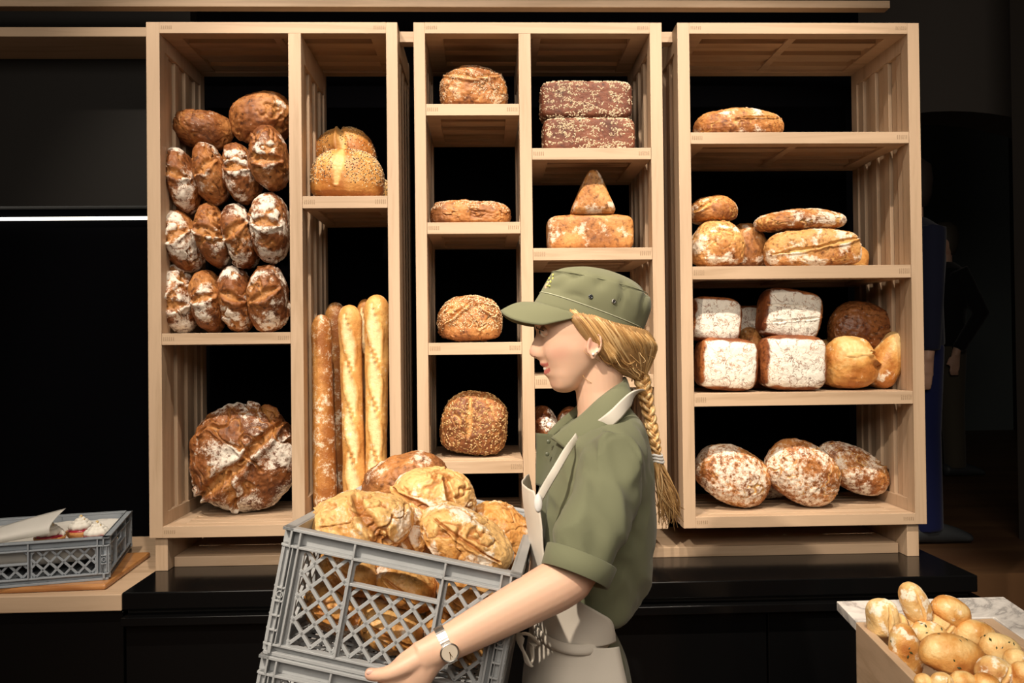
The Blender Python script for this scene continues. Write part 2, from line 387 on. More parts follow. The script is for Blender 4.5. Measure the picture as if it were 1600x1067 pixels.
# ------------------------------------------------------------------ bread
_cs = {}
def cube_sphere(n):
    if n in _cs: return _cs[n]
    g = np.tan(np.linspace(-math.pi/4, math.pi/4, n+1)); V = []; F = []
    for ax in range(3):
        for s in (-1, 1):
            base = len(V)
            for i in range(n+1):
                for j in range(n+1):
                    p = [0, 0, 0]; p[ax] = s; p[(ax+1) % 3] = g[i]*s; p[(ax+2) % 3] = g[j]; V.append(p)
            for i in range(n):
                for j in range(n):
                    a = base+i*(n+1)+j; F.append((a, a+n+1, a+n+2, a+1))
    V = np.array(V); V /= np.linalg.norm(V, axis=1)[:, None]
    _, idx, inv = np.unique(V.round(6), axis=0, return_index=True, return_inverse=True)
    inv = np.asarray(inv).ravel(); F = inv[np.array(F)]
    _cs[n] = (V[idx], F); return _cs[n]
def rot3(ang, yaw=0, pit=0):
    a, b_, c = R(ang), R(yaw), R(pit)
    ry = np.array([[math.cos(a), 0, math.sin(a)], [0, 1, 0], [-math.sin(a), 0, math.cos(a)]])     # clockwise as the camera sees it
    rz = np.array([[math.cos(b_), -math.sin(b_), 0], [math.sin(b_), math.cos(b_), 0], [0, 0, 1]])
    rx = np.array([[1, 0, 0], [0, math.cos(c), -math.sin(c)], [0, math.sin(c), math.cos(c)]])
    return rz@rx@ry
KIND = {  # p: squareness, lump, crack depth, crack freq, crack width, flour bias, tone, scores
 'rye':   dict(mat=B_RYE,  p=2.15, lump=.07, ck=.10, cf=.80, cw=.15, fb=-.02, tone=.50, flat=.0),
 'crate': dict(mat=B_GOLD, p=2.25, lump=.08, ck=.075, cf=.9, cw=.11, fb=-.28, tone=.50, flat=.0),
 'spelt': dict(mat=B_BROWN, p=2.3, lump=.05, ck=.09, cf=1.0, cw=.11, fb=-.05, tone=.45, flat=.35),
 'seed':  dict(mat=B_ROLL, p=2.3, lump=.02, ck=.0, cf=1., cw=.1, fb=-1., tone=.40, flat=.3),
 'square': dict(mat=B_FLOUR, p=4.2, lump=.03, ck=.0, cf=1., cw=.1, fb=.9, tone=.35, flat=.0),
 'round': dict(mat=B_OVAL, p=2.2, lump=.05, ck=.05, cf=.8, cw=.10, fb=-.16, tone=.50, flat=.25),
 'oval':  dict(mat=B_OVAL, p=2.3, lump=.04, ck=.035, cf=.8, cw=.07, fb=.34, tone=.42, flat=.0),
 'smooth': dict(mat=B_ROLL, p=2.3, lump=.03, ck=.0, cf=1., cw=.1, fb=-.5, tone=.5, flat=.15),
 'dark':  dict(mat=B_DARK, p=2.2, lump=.04, ck=.03, cf=.8, cw=.06, fb=-.35, tone=.5, flat=.1),
 'tin':   dict(mat=B_TIN, p=7., lump=.012, ck=.0, cf=1., cw=.1, fb=-1., tone=.5, flat=.0),
 'tan':   dict(mat=B_TAN, p=6., lump=.02, ck=.02, cf=.8, cw=.05, fb=-.12, tone=.5, flat=.0),
}
def loaf_points(kind, w, d, h, seed, n=40, scores=(), over={}):
    k = dict(KIND[kind]); k.update(over)
    U, F = cube_sphere(n); p = k['p']
    r = (np.abs(U)**p).sum(1)**(-1/p); S = U*r[:, None]
    if k['flat']:
        t = -.45*(1+.0*k['flat']); lo = S[:, 2] < t; S[lo, 2] = t+(S[lo, 2]-t)*(1-k['flat'])*.6
        zm = S[:, 2].min(); S[:, 2] = (S[:, 2]-zm)/(S[:, 2].max()-zm)*2-1
    ax = np.array([w, d, h])/2; P = S*ax
    N = np.sign(S)*np.abs(S)**(p-1)/ax; N /= np.linalg.norm(N, axis=1)[:, None]+1e-9
    ref = sorted([w, d, h])[1]/2; q = P/ref+seed*3.7
    disp = k['lump']*fbm(q*1.1, 1, 3); crack = np.zeros(len(P)); fl = np.zeros(len(P))
    if k['ck']:
        wp = np.stack([gn(q*1.6, 5), gn(q*1.6, 6), gn(q*1.6, 7)], 1)*.5+np.stack([gn(q*3, 5), gn(q*3, 6), gn(q*3, 7)], 1)*.22+np.stack([gn(q*5, 35), gn(q*5, 36), gn(q*5, 37)], 1)*.08
        c = gn(q*k['cf']+wp, 9); m_ = sst(-.25, .12, gn(q*.9, 12)); wd = k['cw']*(.5+.8*np.abs(gn(q*1.3, 44)))
        g = (1-sst(.15, 1, np.abs(c)/wd))*m_; crack = np.maximum(crack, g)
        disp += -k['ck']*g+k['ck']*.6*np.exp(-((c-wd*1.3)/(wd*.9))**2)*m_*sst(-.2, .4, gn(q*1.7, 46))
        c2 = gn(q*k['cf']*2.3+wp*1.6, 15); g2 = (1-sst(.0, .07, np.abs(c2)))*sst(0, .3, gn(q*1.2, 18)); crack = np.maximum(crack, g2*.8); disp -= k['ck']*.3*g2
    for (x0, z0, x1, z1, wd, dp) in scores:
        u, v = S[:, 0], S[:, 2]; wv = .10*gn(q*2.2, 21)+.04*gn(q*7, 22)
        dx, dz = x1-x0, z1-z0; L2 = dx*dx+dz*dz; t = np.clip(((u-x0)*dx+(v-z0)*dz)/L2, 0, 1)
        dd = np.hypot(u-x0-t*dx, v-z0-t*dz)+wv*.5; side = (u-x0)*dz-(v-z0)*dx; fr = sst(.35, -.15, S[:, 1])
        wt = wd*(.35+.65*np.sin(np.clip(t, .03, .97)*math.pi)); g = (1-sst(.35, 1., dd/wt))*fr
        lip = np.exp(-((dd-wt*1.15)/(wt*.5))**2)*fr*np.where(side > 0, 1, .3)
        disp += dp*(-g+.8*lip); crack = np.maximum(crack, g)
    rf = 1. if k['p'] > 4 or kind in ('smooth', 'seed') else 1.9
    disp += rf*(.010*gn(q*7, 25)+.007*gn(q*14, 26))
    P = P+N*(disp*ref)[:, None]
    fl = sst(-.35, .55, gn(q*1.25, 31)*.9+gn(q*3.3, 33)*.35+k['fb'])*(1-crack*.9)
    if kind == 'oval': fl = .28+.52*fl+.12*gn(q*5, 38)
    if kind == 'square':
        e = np.maximum(np.abs(S[:, 0]), np.abs(S[:, 2])); fl = (1-sst(.80, .94, e+.05*gn(q*3, 40)))*(S[:, 1] < .2)*1.0
        fl = np.maximum(fl, .35*sst(.0, .5, gn(q*1.6, 41)))
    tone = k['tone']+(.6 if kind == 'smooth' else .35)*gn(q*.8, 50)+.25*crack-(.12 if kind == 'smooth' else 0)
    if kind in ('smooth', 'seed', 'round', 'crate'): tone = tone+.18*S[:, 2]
    return P, F, dict(flour=np.clip(fl, 0, 1), crack=np.clip(crack, 0, 1), tone=tone), S, N
def scatter(P, F, N, num, size, mat, name, parent, rs, mask=None, mat2=None, p2=0, flat=.45):
    F = np.asarray(F); C = P[F].mean(1); a = np.linalg.norm(np.cross(P[F[:, 2]]-P[F[:, 0]], P[F[:, 3]]-P[F[:, 1]]), axis=1)
    fn = np.cross(P[F[:, 2]]-P[F[:, 0]], P[F[:, 3]]-P[F[:, 1]]); fn /= np.linalg.norm(fn, axis=1)[:, None]+1e-12
    sgn = np.sign((fn*N[F].mean(1)).sum(1)); fn *= sgn[:, None]
    if mask is not None: a = a*mask[F].mean(1)
    idx = rs.choice(len(F), num, p=a/a.sum()); b_ = MB()
    for i in idx:
        u_ = rs.rand(2); f = F[i]; p = (P[f[0]]*(1-u_[0])+P[f[1]]*u_[0])*(1-u_[1])+(P[f[3]]*(1-u_[0])+P[f[2]]*u_[0])*u_[1]
        n_ = fn[i]; t = np.cross(n_, rs.normal(size=3)); t /= np.linalg.norm(t); s_ = np.cross(n_, t)
        L = size*(.7+.6*rs.rand()); W_ = L*.5; H = L*flat
        b_.add([p+t*L/2, p+s_*W_/2, p-t*L/2, p-s_*W_/2, p+n_*H*.6, p-n_*H*.4], [(0, 1, 4), (1, 2, 4), (2, 3, 4), (3, 0, 4), (1, 0, 5), (2, 1, 5), (3, 2, 5), (0, 3, 5)], 1 if rs.rand() < p2 else 0)
    o = b_.build(name, [mat, mat2] if mat2 else mat, parent, local=True); tag(o, kind='stuff'); return o
NL = [0]
def loaf(kind, cx, cy, Y, w, h, dep, ang=0, yaw=0, pit=0, rest=None, label='', group=None, name='bread_loaf', cat='bread', scores=(), n=40, over={}, seeds=None, metric=False, seed=None):
    NL[0] += 1; sd = seed if seed is not None else NL[0]
    s = 1 if metric else sc(Y); P, F, A, S, N = loaf_points(kind, w*s, dep, h*s, sd, n, scores, over)
    M = rot3(ang, yaw, pit); P = P@M.T; N = N@M.T
    c = np.array([cx, Y, cy]) if metric else at(cx, cy, Y)
    if rest is not None: c[2] = rest-P[:, 2].min()+.0005
    mt = over.get('mat', KIND[kind]['mat'])
    if seeds:
        base = np.array([c[0], c[1], c[2]+P[:, 2].min()]); root = empty(name, base, label, cat, group)
        mesh('crust', P+c, F, mt, root, smooth=True, attrs=A)
        rs = np.random.RandomState(sd)
        mk = seeds.get('mask'); mk = mk(S) if mk else None
        q = P+(c-base)
        scatter(q, F, N, seeds['n'], seeds['size'], seeds['mat'], seeds['name'], root, rs, mk, seeds.get('mat2'), seeds.get('p2', 0), seeds.get('flat', .45))
        return root
    o = mesh(name, P+c, F, mt, loc=c, smooth=True, attrs=A); tag(o, label, cat, group); return o

G1 = 'rye loaves stacked on the left shelf'
SHL = t1[0][0]
rows = [
 (318, 203, 93, 60, .16, 9, .16, 'dark brown smooth rye loaf lying flat at the top left of the left shelf pile'),
 (410, 186, 96, 78, .17, -18, .18, 'biggest tilted rye loaf crowning the pile of the left shelf, torn crust on top'),
 (286, 282, 50, 100, .11, -13, .18, 'second row leftmost rye loaf against the slatted side of the left shelf'),
 (331, 273, 48, 96, .11, -13, .18, 'second row rye loaf under the flat loaf, second from the left side panel'),
 (377, 272, 50, 92, .11, -10, .18, 'second row light brown rye loaf just left of the top row loaf by the divider'),
 (421, 248, 58, 100, .09, -8, .18, 'upright rye loaf beside the divider directly under the biggest top loaf'),
 (285, 377, 54, 98, .10, -17, .18, 'third row leftmost rye loaf with a square white flour patch'),
 (336, 370, 50, 100, .10, -13, .18, 'third row rye loaf second from the left with a white flour stripe'),
 (376, 369, 48, 104, .10, -13, .18, 'third row heavily floured rye loaf third from the left'),
 (422, 357, 58, 110, .09, -4, .18, 'third row rye loaf by the divider with one wide sideways crack'),
 (279, 465, 58, 105, .10, -12, .18, 'bottom row leftmost rye loaf with thick white flour, on the shelf board'),
 (326, 467, 48, 98, .10, -6, .18, 'bottom row smooth brown rye loaf second from the left, on the shelf board'),
 (371, 465, 50, 103, .10, -8, .18, 'bottom row rye loaf third from the left with a dark gash, on the shelf board'),
 (420, 463, 60, 107, .09, -3, .18, 'bottom row rye loaf by the divider with deep golden cracks, on the shelf board'),
]
FB = [-.5, -.45, -.02, -.15, -.12, .0, .15, .0, .2, .05, .25, -.15, 0., .05]
for i, (cx, cy, w_, h_, Y, ang, dp, lab) in enumerate(rows):
    loaf('rye', cx, cy, Y+.02, w_*1.0, h_, dp, ang, pit=0, rest=SHL if i >= 10 else None, label=lab, group=G1, over=dict(fb=FB[i], tone=.42+.03*(i % 4), flat=0), seed=i+3,
         scores=[(-.5, .1*((i*7) % 5-2), .7, .12*((i*3) % 5-2), .20, .10)] if i > 1 else ())
loaf('rye', 380, 725, .19, 166, 166, .19, 0, rest=ZI, label='huge round cracked rye loaf with white flour filling the lowest bay of the left shelf', n=90,
     over=dict(cf=.95, ck=.085, fb=.12, cw=.13, tone=.36), scores=[(-.72, -.66, .25, .05, .17, .10), (.1, 0, .75, .65, .13, .09), (-.1, -.2, -.05, -.9, .12, .07)], seed=41)

SES = dict(n=3000, size=.0056, mat=SEED_W, mat2=SEED_D, p2=.38, name='seeds', mask=lambda S: (1-(1-sst(.12, .26, np.abs(S[:, 0]+.12+.05*S[:, 2])))*(S[:, 2] > -.55))*sst(-.55, -.2, S[:, 2]))
loaf('seed', 543, 262, .12, 114, 82, .17, 3, rest=t1[1][0], label='front sesame and poppy seeded loaf with a bare yellow stripe, beside the left shelf divider', seeds=SES, n=60,
     scores=[(-.10, .9, -.17, -.45, .20, .03)], over=dict(tone=.28), seed=50)
SES2 = dict(SES); SES2['n'] = 900; SES2['p2'] = .6
loaf('seed', 538, 218, .27, 96, 84, .13, -8, rest=t1[1][0]+.095, label='darker poppy seeded loaf behind the bare striped seeded loaf', seeds=SES2, over=dict(tone=.25), seed=51,
     scores=[(.0, 1, .1, -.3, .2, .10)])
loaf('seed', 592, 283, .26, 44, 50, .12, 0, rest=t1[1][0], label='seeded loaf mostly hidden between the striped seeded loaf and right upright', seeds=SES2, seed=52)

def baguette(xt, yt, xb, yb, Y, wpx, label, seed, pale=.5, dusty=-1.):
    s = sc(Y); a, b_ = at(xb, yb, Y), at(xt, yt, Y); b_ = np.array(b_); a = np.array(a); a[2] = ZI+.002
    L = np.linalg.norm(b_-a); nl, na = 240, 36; r = wpx*s/2; T = (b_-a)/L; E1 = np.cross(T, [0, 1, 0]); E1 /= np.linalg.norm(E1); E2 = np.cross(T, E1)
    t = np.linspace(0, 1, nl); P = []; Nn = []; tt = []; th = []
    for i in range(nl):
        u = t[i]; e = min(u, 1-u)*L; rr = r*math.sqrt(max(0, 1-max(0, 1-e/(r*1.5))**2.2))*(.95+.08*math.sin(u*5+seed))
        for j in range(na):
            f = 2*math.pi*j/na; n_ = E1*math.cos(f)+E2*math.sin(f); P.append(a+T*u*L+n_*(rr+1e-5)); Nn.append(n_); tt.append(u); th.append(f)
    P = np.array(P); Nn = np.array(Nn); tt = np.array(tt); yv = Nn[:, 1]; xv = Nn[:, 0]
    q = (P-a)/r*.6+seed*5.3; crack = np.zeros(len(P)); disp = .05*gn(q, 3)+.015*gn(q*4, 4)
    if dusty < 0:
        K = 4
        for k in range(K):
            t0 = .04+.86*k/K; ln = .86/K*1.3; v_ = (tt-t0)/ln; m_ = (v_ > 0) & (v_ < 1)
            ctr = -.45+.9*np.clip(v_, 0, 1)+.1*gn(q*.8, 8); sn = np.sin(np.clip(v_, 0, 1)*math.pi); wd = .45*sn+1e-3
            front = -yv; dd = np.abs(xv*(-1)-ctr*.9)/wd; g = (1-sst(.7, 1.0, dd))*m_*(front > -.1); crack = np.maximum(crack, g)
            disp += -.10*g+.22*np.exp(-((dd-1.05)/.28)**2)*m_*sst(-.3, .1, front)*sn
    P = P+Nn*(disp*r)[:, None]
    F = [(i*na+j, i*na+(j+1) % na, (i+1)*na+(j+1) % na, (i+1)*na+j) for i in range(nl-1) for j in range(na)]
    F += [tuple(range(na))[::-1], tuple((nl-1)*na+j for j in range(na))]
    P[:, 2] = np.maximum(P[:, 2], ZI+.0005)
    A = dict(flour=np.clip((.35+.5*gn(q*1.2, 31) if dusty > 0 else .12+.4*gn(q*1.5, 31)), 0, .8), crack=crack, tone=pale+.2*gn(q*.7, 50)+(.25 if dusty > 0 else 0)*xv*-1)
    o = mesh('baguette', P, F, B_BAG, loc=a, smooth=True, attrs=A); tag(o, label, 'baguette', 'baguettes standing in the left shelf'); return o
baguette(502, 491, 509, 812, .10, 36, 'duller flour dusted baguette at the left of the front three, without slashes', 1, .28, 1)
baguette(546, 476, 556, 812, .09, 38, 'golden slashed baguette in the middle of the front three', 2, .55)
baguette(589, 460, 588, 812, .08, 38, 'tallest golden slashed baguette next to the right upright of the left shelf', 3, .6)
baguette(524, 472, 528, 800, .22, 32, 'darker baguette behind, seen between the dull left and the middle baguette', 4, .2, 1)
baguette(571, 467, 574, 800, .21, 30, 'baguette tip behind, between the middle and the tallest baguette', 5, .3)

s2 = t2[0]
FLK = dict(n=1500, size=.0060, mat=FLAKE, name='grain_flakes', mask=lambda S: sst(-.1, .4, gn(S*2.4, 77)+.25)*sst(-.8, -.4, S[:, 2])*(S[:, 1] < .5), flat=.35)
loaf('spelt', 740, 125, .13, 105, 74, .17, 3, rest=s2[0], label='round cracked grain loaf on the topmost left board of the middle shelf', n=60, scores=[(-.75, .45, .1, .15, .16, .09), (.05, .2, .7, .55, .12, .07)], seed=62, over=dict(fb=-.3),
     seeds=dict(FLK, n=1400, size=.0052))
loaf('spelt', 697, 150, .28, 34, 26, .10, 0, rest=s2[0], label='small end of a brown loaf behind the topmost round grain loaf', seed=63)
loaf('spelt', 735, 329, .12, 126, 40, .13, 1, rest=s2[1], label='long low oat flaked loaf on the second left board of the middle shelf', n=56, over=dict(p=2.9, fb=-.5, tone=.4, cf=1.4, mat=B_TAN), seed=64, seeds=dict(FLK, n=1100, size=.0056, mask=lambda S: sst(-.2, .3, gn(S*2.4, 78)+.1)*sst(0., .35, S[:, 2])))
loaf('spelt', 716, 322, .27, 66, 44, .10, 0, rest=s2[1], label='brown loaf hidden behind the long low oat flaked loaf', seed=65)
loaf('spelt', 735, 500, .13, 101, 72, .17, 2, rest=s2[2], label='round sesame crusted loaf with crossed cracks, beside the tip of the cap', n=60, seed=66, over=dict(fb=-.5), scores=[(-.85, -.35, .15, .85, .10, .12), (.1, .75, .8, .0, .09, .10)],
     seeds=dict(n=2600, size=.0054, mat=SEED_W, name='sesame_seeds', mask=lambda S: sst(-.65, -.3, S[:, 2])*sst(-.45, .0, gn(S*2.2, 71)+.2)))
loaf('spelt', 742, 664, .13, 103, 98, .16, 6, rest=s2[3], label='ball shaped sunflower seed loaf on the lowest left board of the middle shelf', n=60, seed=67, over=dict(p=2.6, ck=.05, fb=-1, flat=.1, tone=.12), scores=[(-.2, .8, -.15, -.4, .14, .05)],
     seeds=dict(n=2000, size=.0088, mat=SEED_G, name='sunflower_seeds', flat=.35))
s3 = t2[1]
TF = dict(n=2300, size=.0076, mat=FLAKE, name='rye_flakes', mask=lambda S: sst(-.12, .28, gn(S*np.array([4.2, 3, 5.5]), 77)+.12)*(S[:, 1] < .9)*np.where(np.abs(S[:, 0]) > .93, .15, 1), flat=.45)
loaf('tin', 918, 204, .11, 143, 54, .12, 0, rest=s3[0], label='lower dark red flaked tin loaf of two stacked at the top of the middle shelf', n=56, seed=70, seeds=TF)
zt_ = s3[0]+54*sc(.11)*1.01
loaf('tin', 914, 147, .115, 142, 58, .12, .5, rest=zt_-.002, label='upper dark red flaked tin loaf of two stacked at the top of the middle shelf', n=56, seed=71, seeds=TF)
loaf('tan', 921, 359, .12, 134, 56, .12, 0, rest=s3[1], label='tan box shaped tin loaf under the triangular bread piece', n=50, seed=72)
# triangular tin loaf
P, F, A, S, N = loaf_points('tan', 78*sc(.11), .12, 70*sc(.11), 73, 44, (), dict(p=5, tone=.62, lump=.03))
hgt = 70*sc(.11)/2; kx = 1-.80*np.clip((P[:, 2]+hgt)/(2*hgt), 0, 1); P[:, 0] = P[:, 0]*kx-.2*0
c_ = at(925, 296, .11); c_[2] = s3[1]+56*sc(.12)+hgt-.001
tag(mesh('bread_loaf', P+c_, F, B_TAN, loc=c_, smooth=True, attrs=A), 'triangular pointed tan loaf standing on the box shaped tin loaf', 'bread')
loaf('dark', 850, 662, .12, 44, 66, .16, -14, rest=s3[3], label='glossy dark floured loaf seen behind the collar, close to the middle divider', seed=75, over=dict(fb=-.05))
loaf('dark', 888, 660, .13, 40, 62, .16, 8, rest=s3[3], label='glossy dark loaf top just over the shirt collar, further from the divider', seed=76)

s4 = t3[0]
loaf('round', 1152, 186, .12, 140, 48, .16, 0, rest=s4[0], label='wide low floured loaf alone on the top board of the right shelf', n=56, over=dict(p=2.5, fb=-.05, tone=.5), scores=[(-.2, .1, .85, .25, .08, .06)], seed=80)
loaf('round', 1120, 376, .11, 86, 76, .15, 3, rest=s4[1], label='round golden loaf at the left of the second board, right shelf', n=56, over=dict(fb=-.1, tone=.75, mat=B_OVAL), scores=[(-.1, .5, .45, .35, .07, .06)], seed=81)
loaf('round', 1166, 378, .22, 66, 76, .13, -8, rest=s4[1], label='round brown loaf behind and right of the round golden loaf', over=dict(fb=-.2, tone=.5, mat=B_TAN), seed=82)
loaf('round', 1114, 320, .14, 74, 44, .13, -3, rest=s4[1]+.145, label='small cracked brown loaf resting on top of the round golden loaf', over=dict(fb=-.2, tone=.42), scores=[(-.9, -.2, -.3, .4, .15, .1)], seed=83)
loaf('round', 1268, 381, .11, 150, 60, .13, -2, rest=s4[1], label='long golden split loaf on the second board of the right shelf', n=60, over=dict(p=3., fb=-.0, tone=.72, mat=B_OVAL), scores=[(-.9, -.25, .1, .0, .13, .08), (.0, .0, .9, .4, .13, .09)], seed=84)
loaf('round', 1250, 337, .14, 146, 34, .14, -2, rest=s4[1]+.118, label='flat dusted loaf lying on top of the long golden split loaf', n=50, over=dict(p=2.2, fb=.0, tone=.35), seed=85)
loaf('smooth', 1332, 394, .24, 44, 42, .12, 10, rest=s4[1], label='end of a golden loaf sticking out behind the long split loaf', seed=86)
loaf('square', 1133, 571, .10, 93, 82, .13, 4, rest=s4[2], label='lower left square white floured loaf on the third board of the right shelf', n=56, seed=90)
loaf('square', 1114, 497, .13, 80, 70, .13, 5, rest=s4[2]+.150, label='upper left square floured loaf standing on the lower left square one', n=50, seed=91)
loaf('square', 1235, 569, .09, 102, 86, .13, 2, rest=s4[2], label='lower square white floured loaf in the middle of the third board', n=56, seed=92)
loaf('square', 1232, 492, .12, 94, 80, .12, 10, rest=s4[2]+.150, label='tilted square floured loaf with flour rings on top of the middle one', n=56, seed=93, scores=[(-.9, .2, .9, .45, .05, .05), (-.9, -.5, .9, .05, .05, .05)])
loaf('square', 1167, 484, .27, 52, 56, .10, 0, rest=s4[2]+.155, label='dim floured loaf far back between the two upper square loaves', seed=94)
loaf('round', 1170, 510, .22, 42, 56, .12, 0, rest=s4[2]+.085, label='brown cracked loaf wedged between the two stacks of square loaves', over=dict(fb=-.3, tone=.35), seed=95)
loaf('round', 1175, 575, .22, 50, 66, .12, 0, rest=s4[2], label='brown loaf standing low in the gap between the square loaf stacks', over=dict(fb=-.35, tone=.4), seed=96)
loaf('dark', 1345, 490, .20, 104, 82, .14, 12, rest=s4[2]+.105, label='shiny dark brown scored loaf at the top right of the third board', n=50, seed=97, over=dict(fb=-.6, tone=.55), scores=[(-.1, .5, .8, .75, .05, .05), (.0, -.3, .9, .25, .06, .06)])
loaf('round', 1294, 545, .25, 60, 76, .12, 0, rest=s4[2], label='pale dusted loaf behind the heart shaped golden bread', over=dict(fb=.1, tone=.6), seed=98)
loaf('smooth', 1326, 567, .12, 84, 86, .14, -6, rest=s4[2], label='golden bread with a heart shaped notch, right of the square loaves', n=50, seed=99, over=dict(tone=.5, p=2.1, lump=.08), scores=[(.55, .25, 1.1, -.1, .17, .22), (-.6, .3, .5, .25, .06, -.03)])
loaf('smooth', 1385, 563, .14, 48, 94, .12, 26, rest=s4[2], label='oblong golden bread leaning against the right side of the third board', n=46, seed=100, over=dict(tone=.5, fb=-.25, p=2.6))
loaf('oval', 1144, 752, .13, 122, 88, .14, 26, rest=ZI, label='leftmost white dusted oval loaf at the bottom of the right shelf', n=60, seed=102)
loaf('oval', 1254, 749, .12, 124, 92, .14, 32, rest=ZI, label='middle dusted oval loaf at the bottom of the right shelf', n=60, seed=103, over=dict(fb=.2))
loaf('oval', 1331, 737, .19, 120, 66, .15, 28, rest=ZI+.02, label='dark bottomed oval loaf furthest right at the bottom of the right shelf', n=56, seed=104, over=dict(tone=.3, fb=.12), scores=[(.2, .6, .8, .9, .08, .1)])
loaf('oval', 1204, 765, .27, 60, 56, .12, 0, rest=ZI, label='shadowed loaf behind the gap of the two front oval loaves', seed=105, over=dict(tone=.3))

# ------------------------------------------------------------------ grey transport crates
CR_Y, CR_P, CR_R = -.1117, -.0281, .1922
def rmat(a, b, c):
    ca, sa, cb, sb, cc, sc_ = math.cos(a), math.sin(a), math.cos(b), math.sin(b), math.cos(c), math.sin(c)
    return np.array([[ca, -sa, 0], [sa, ca, 0], [0, 0, 1]])@np.array([[1, 0, 0], [0, cb, -sb], [0, sb, cb]])@np.array([[cc, 0, sc_], [0, 1, 0], [-sc_, 0, cc]])
def lattice(b, u0, v0, u1, v1, pitch, wd=.0060, t0=-.016, t1=-.010, slope=1.08):
    W_, H_ = u1-u0, v1-v0
    for s in (1, -1):
        n = int((W_+H_/slope)/pitch)+2
        for i in range(-n, n+1):
            # line v = v0 + s*slope*(u-uc)
            uc = (u0+u1)/2+i*pitch
            pts = []
            ua, ub = u0, u1
            va, vb = v0+s*slope*(ua-uc)+(H_/2), v0+s*slope*(ub-uc)+(H_/2)
            t_a, t_b = 0., 1.; dv = vb-va
            ta, tb = sorted(((v0-va)/dv, (v1-va)/dv)); t_a, t_b = max(0, ta), min(1, tb)
            if t_b-t_a > .02:
                b.bar(ua+(ub-ua)*t_a, va+dv*t_a, ua+(ub-ua)*t_b, va+dv*t_b, wd, t0, t1)
def wall(b, w, h, low=False):
    bx = lambda u0, v0, u1, v1, t0, t1: b.box(u0, t0, v0, u1, t1, v1)
    band = .028 if not low else .022
    bx(0, h-.005, w, h, -.019, 0); bx(0, h-band, w, h, -.018, -.014)
    bx(.004, h-band-.004, w-.004, h-band, -.018, -.001)
    bx(0, .004, w, .018, -.018, -.012); bx(.003, .016, w-.003, .020, -.018, -.002); bx(.006, 0, w-.006, .006, -.02, -.004)
    m_ = w/2; k = .076 if w < .5 else .10; fr = [.031, m_-k, m_+k, w-.031]
    for u in fr: bx(u-.0018, .018, u+.0018, h-.003, -.018, -.001)
    for u in fr[1:3]: bx(u-.005, .018, u+.005, h-band, -.017, -.011)
    for (ua, ub) in ((.033, m_-k), (m_+k, w-.033)):
        for (a, c) in ((ua, ua+.008), (ub-.006, ub)): bx(a, .018, c, h-band, -.017, -.011)
        lattice(b, ua+.006, .022, ub-.004, h-band-.004, .036 if not low else .034)
    # handle slot in the middle field, lattice under it
    sl = .036 if not low else .030
    lattice(b, m_-k+.004, .022, m_+k-.004, h-band-.004-sl-.004, .036 if not low else .034)
    bx(m_-k, h-band-.004-sl-.006, m_+k, h-band-.004-sl-.001, -.018, -.003)
    for s in (-1, 1):
        u = m_+s*(k-.004); b.add([(u, -.017, h-band-.004), (u-s*.014, -.017, h-band-.004), (u, -.017, h-band-.016), (u, -.011, h-band-.004), (u-s*.014, -.011, h-band-.004), (u, -.011, h-band-.016)], [(0, 1, 2), (3, 5, 4), (0, 3, 4, 1), (1, 4, 5, 2), (2, 5, 3, 0)])
    # corner fields: ladder with a ring
    for (ua, ub) in ((0, .031), (w-.031, w)):
        bx(ua, .018, ub, h-.004, -.018, -.0165); c = (ua+ub)/2
        inner = ub-.012 if ua == 0 else ua+.012
        a, e = sorted((inner, ub if ua == 0 else ua))
        a, e = (inner, ub) if ua == 0 else (ua, inner)
        a, e = (inner-.0, ub) if ua == 0 else (ua, inner)
        x0_, x1_ = (.008, .022) if ua == 0 else (w-.022, w-.008)
        bx(x0_-.0012, .02, x0_+.0012, h-band, -.018, -.002); bx(x1_-.0012, .02, x1_+.0012, h-band, -.018, -.002)
        for q in ((.042, .066, .090, .112) if not low else (.045, .068)):
            bx(x0_, q-.0016, x1_, q+.0016, -.018, -.0008)
        zc = .101 if not low else .0565
        rg = [[(c_+math.cos(t)*r, -.013 if j in (0, 3) else -.0008, zc+math.sin(t)*r) for j, r in ((0, .0062), (1, .0062), (2, .0042), (3, .0042))] for c_ in ((x0_+x1_)/2,) for t in np.linspace(0, 2*math.pi, 17)]
        b.loft(rg, False)
def crate(W_, L_, H_, loc, rot, mat, label, group=None, low=False):
    root = empty('plastic_crate', loc, label, 'crate', group); root.rotation_euler = rot.to_euler()
    for nm, w_, f in (('front_wall', W_, lambda u, t, v: (u, -t, v)), ('back_wall', W_, lambda u, t, v: (W_-u, L_+t, v)),
                      ('side_wall', L_, lambda u, t, v: (-t, u, v)), ('side_wall', L_, lambda u, t, v: (W_+t, u, v))):
        b = MB(f); wall(b, w_, H_, low); b.build(nm, mat, root, local=True, bevel=.0007)
    b = MB(); b.box(.012, .012, .002, W_-.012, .03, .006); b.box(.012, L_-.03, .002, W_-.012, L_-.012, .006); b.box(.012, .012, .002, .03, L_-.012, .006); b.box(W_-.03, .012, .002, W_-.012, L_-.012, .006)
    n = int(W_/.022)
    for i in range(1, n): b.box(i*W_/n-.003, .012, .003, i*W_/n+.003, L_-.012, .007)
    n = int(L_/.022)
    for i in range(1, n): b.box(.012, i*L_/n-.003, .003, W_-.012, i*L_/n+.003, .007)
    b.build('base_grid', mat, root, local=True)
    return root
M3 = rmat(CR_Y, CR_P, CR_R); TOPC = np.array([-.4569, -1.0447, 1.2138]); HC = .2117
rot = Matrix(M3.tolist())
CG = 'stacked crates carried by the woman'
crate(.4, .6, HC, TOPC-M3@np.array([0, 0, HC]), rot, GREY, 'upper grey lattice crate heaped with rustic loaves, held tilted by the woman', CG)
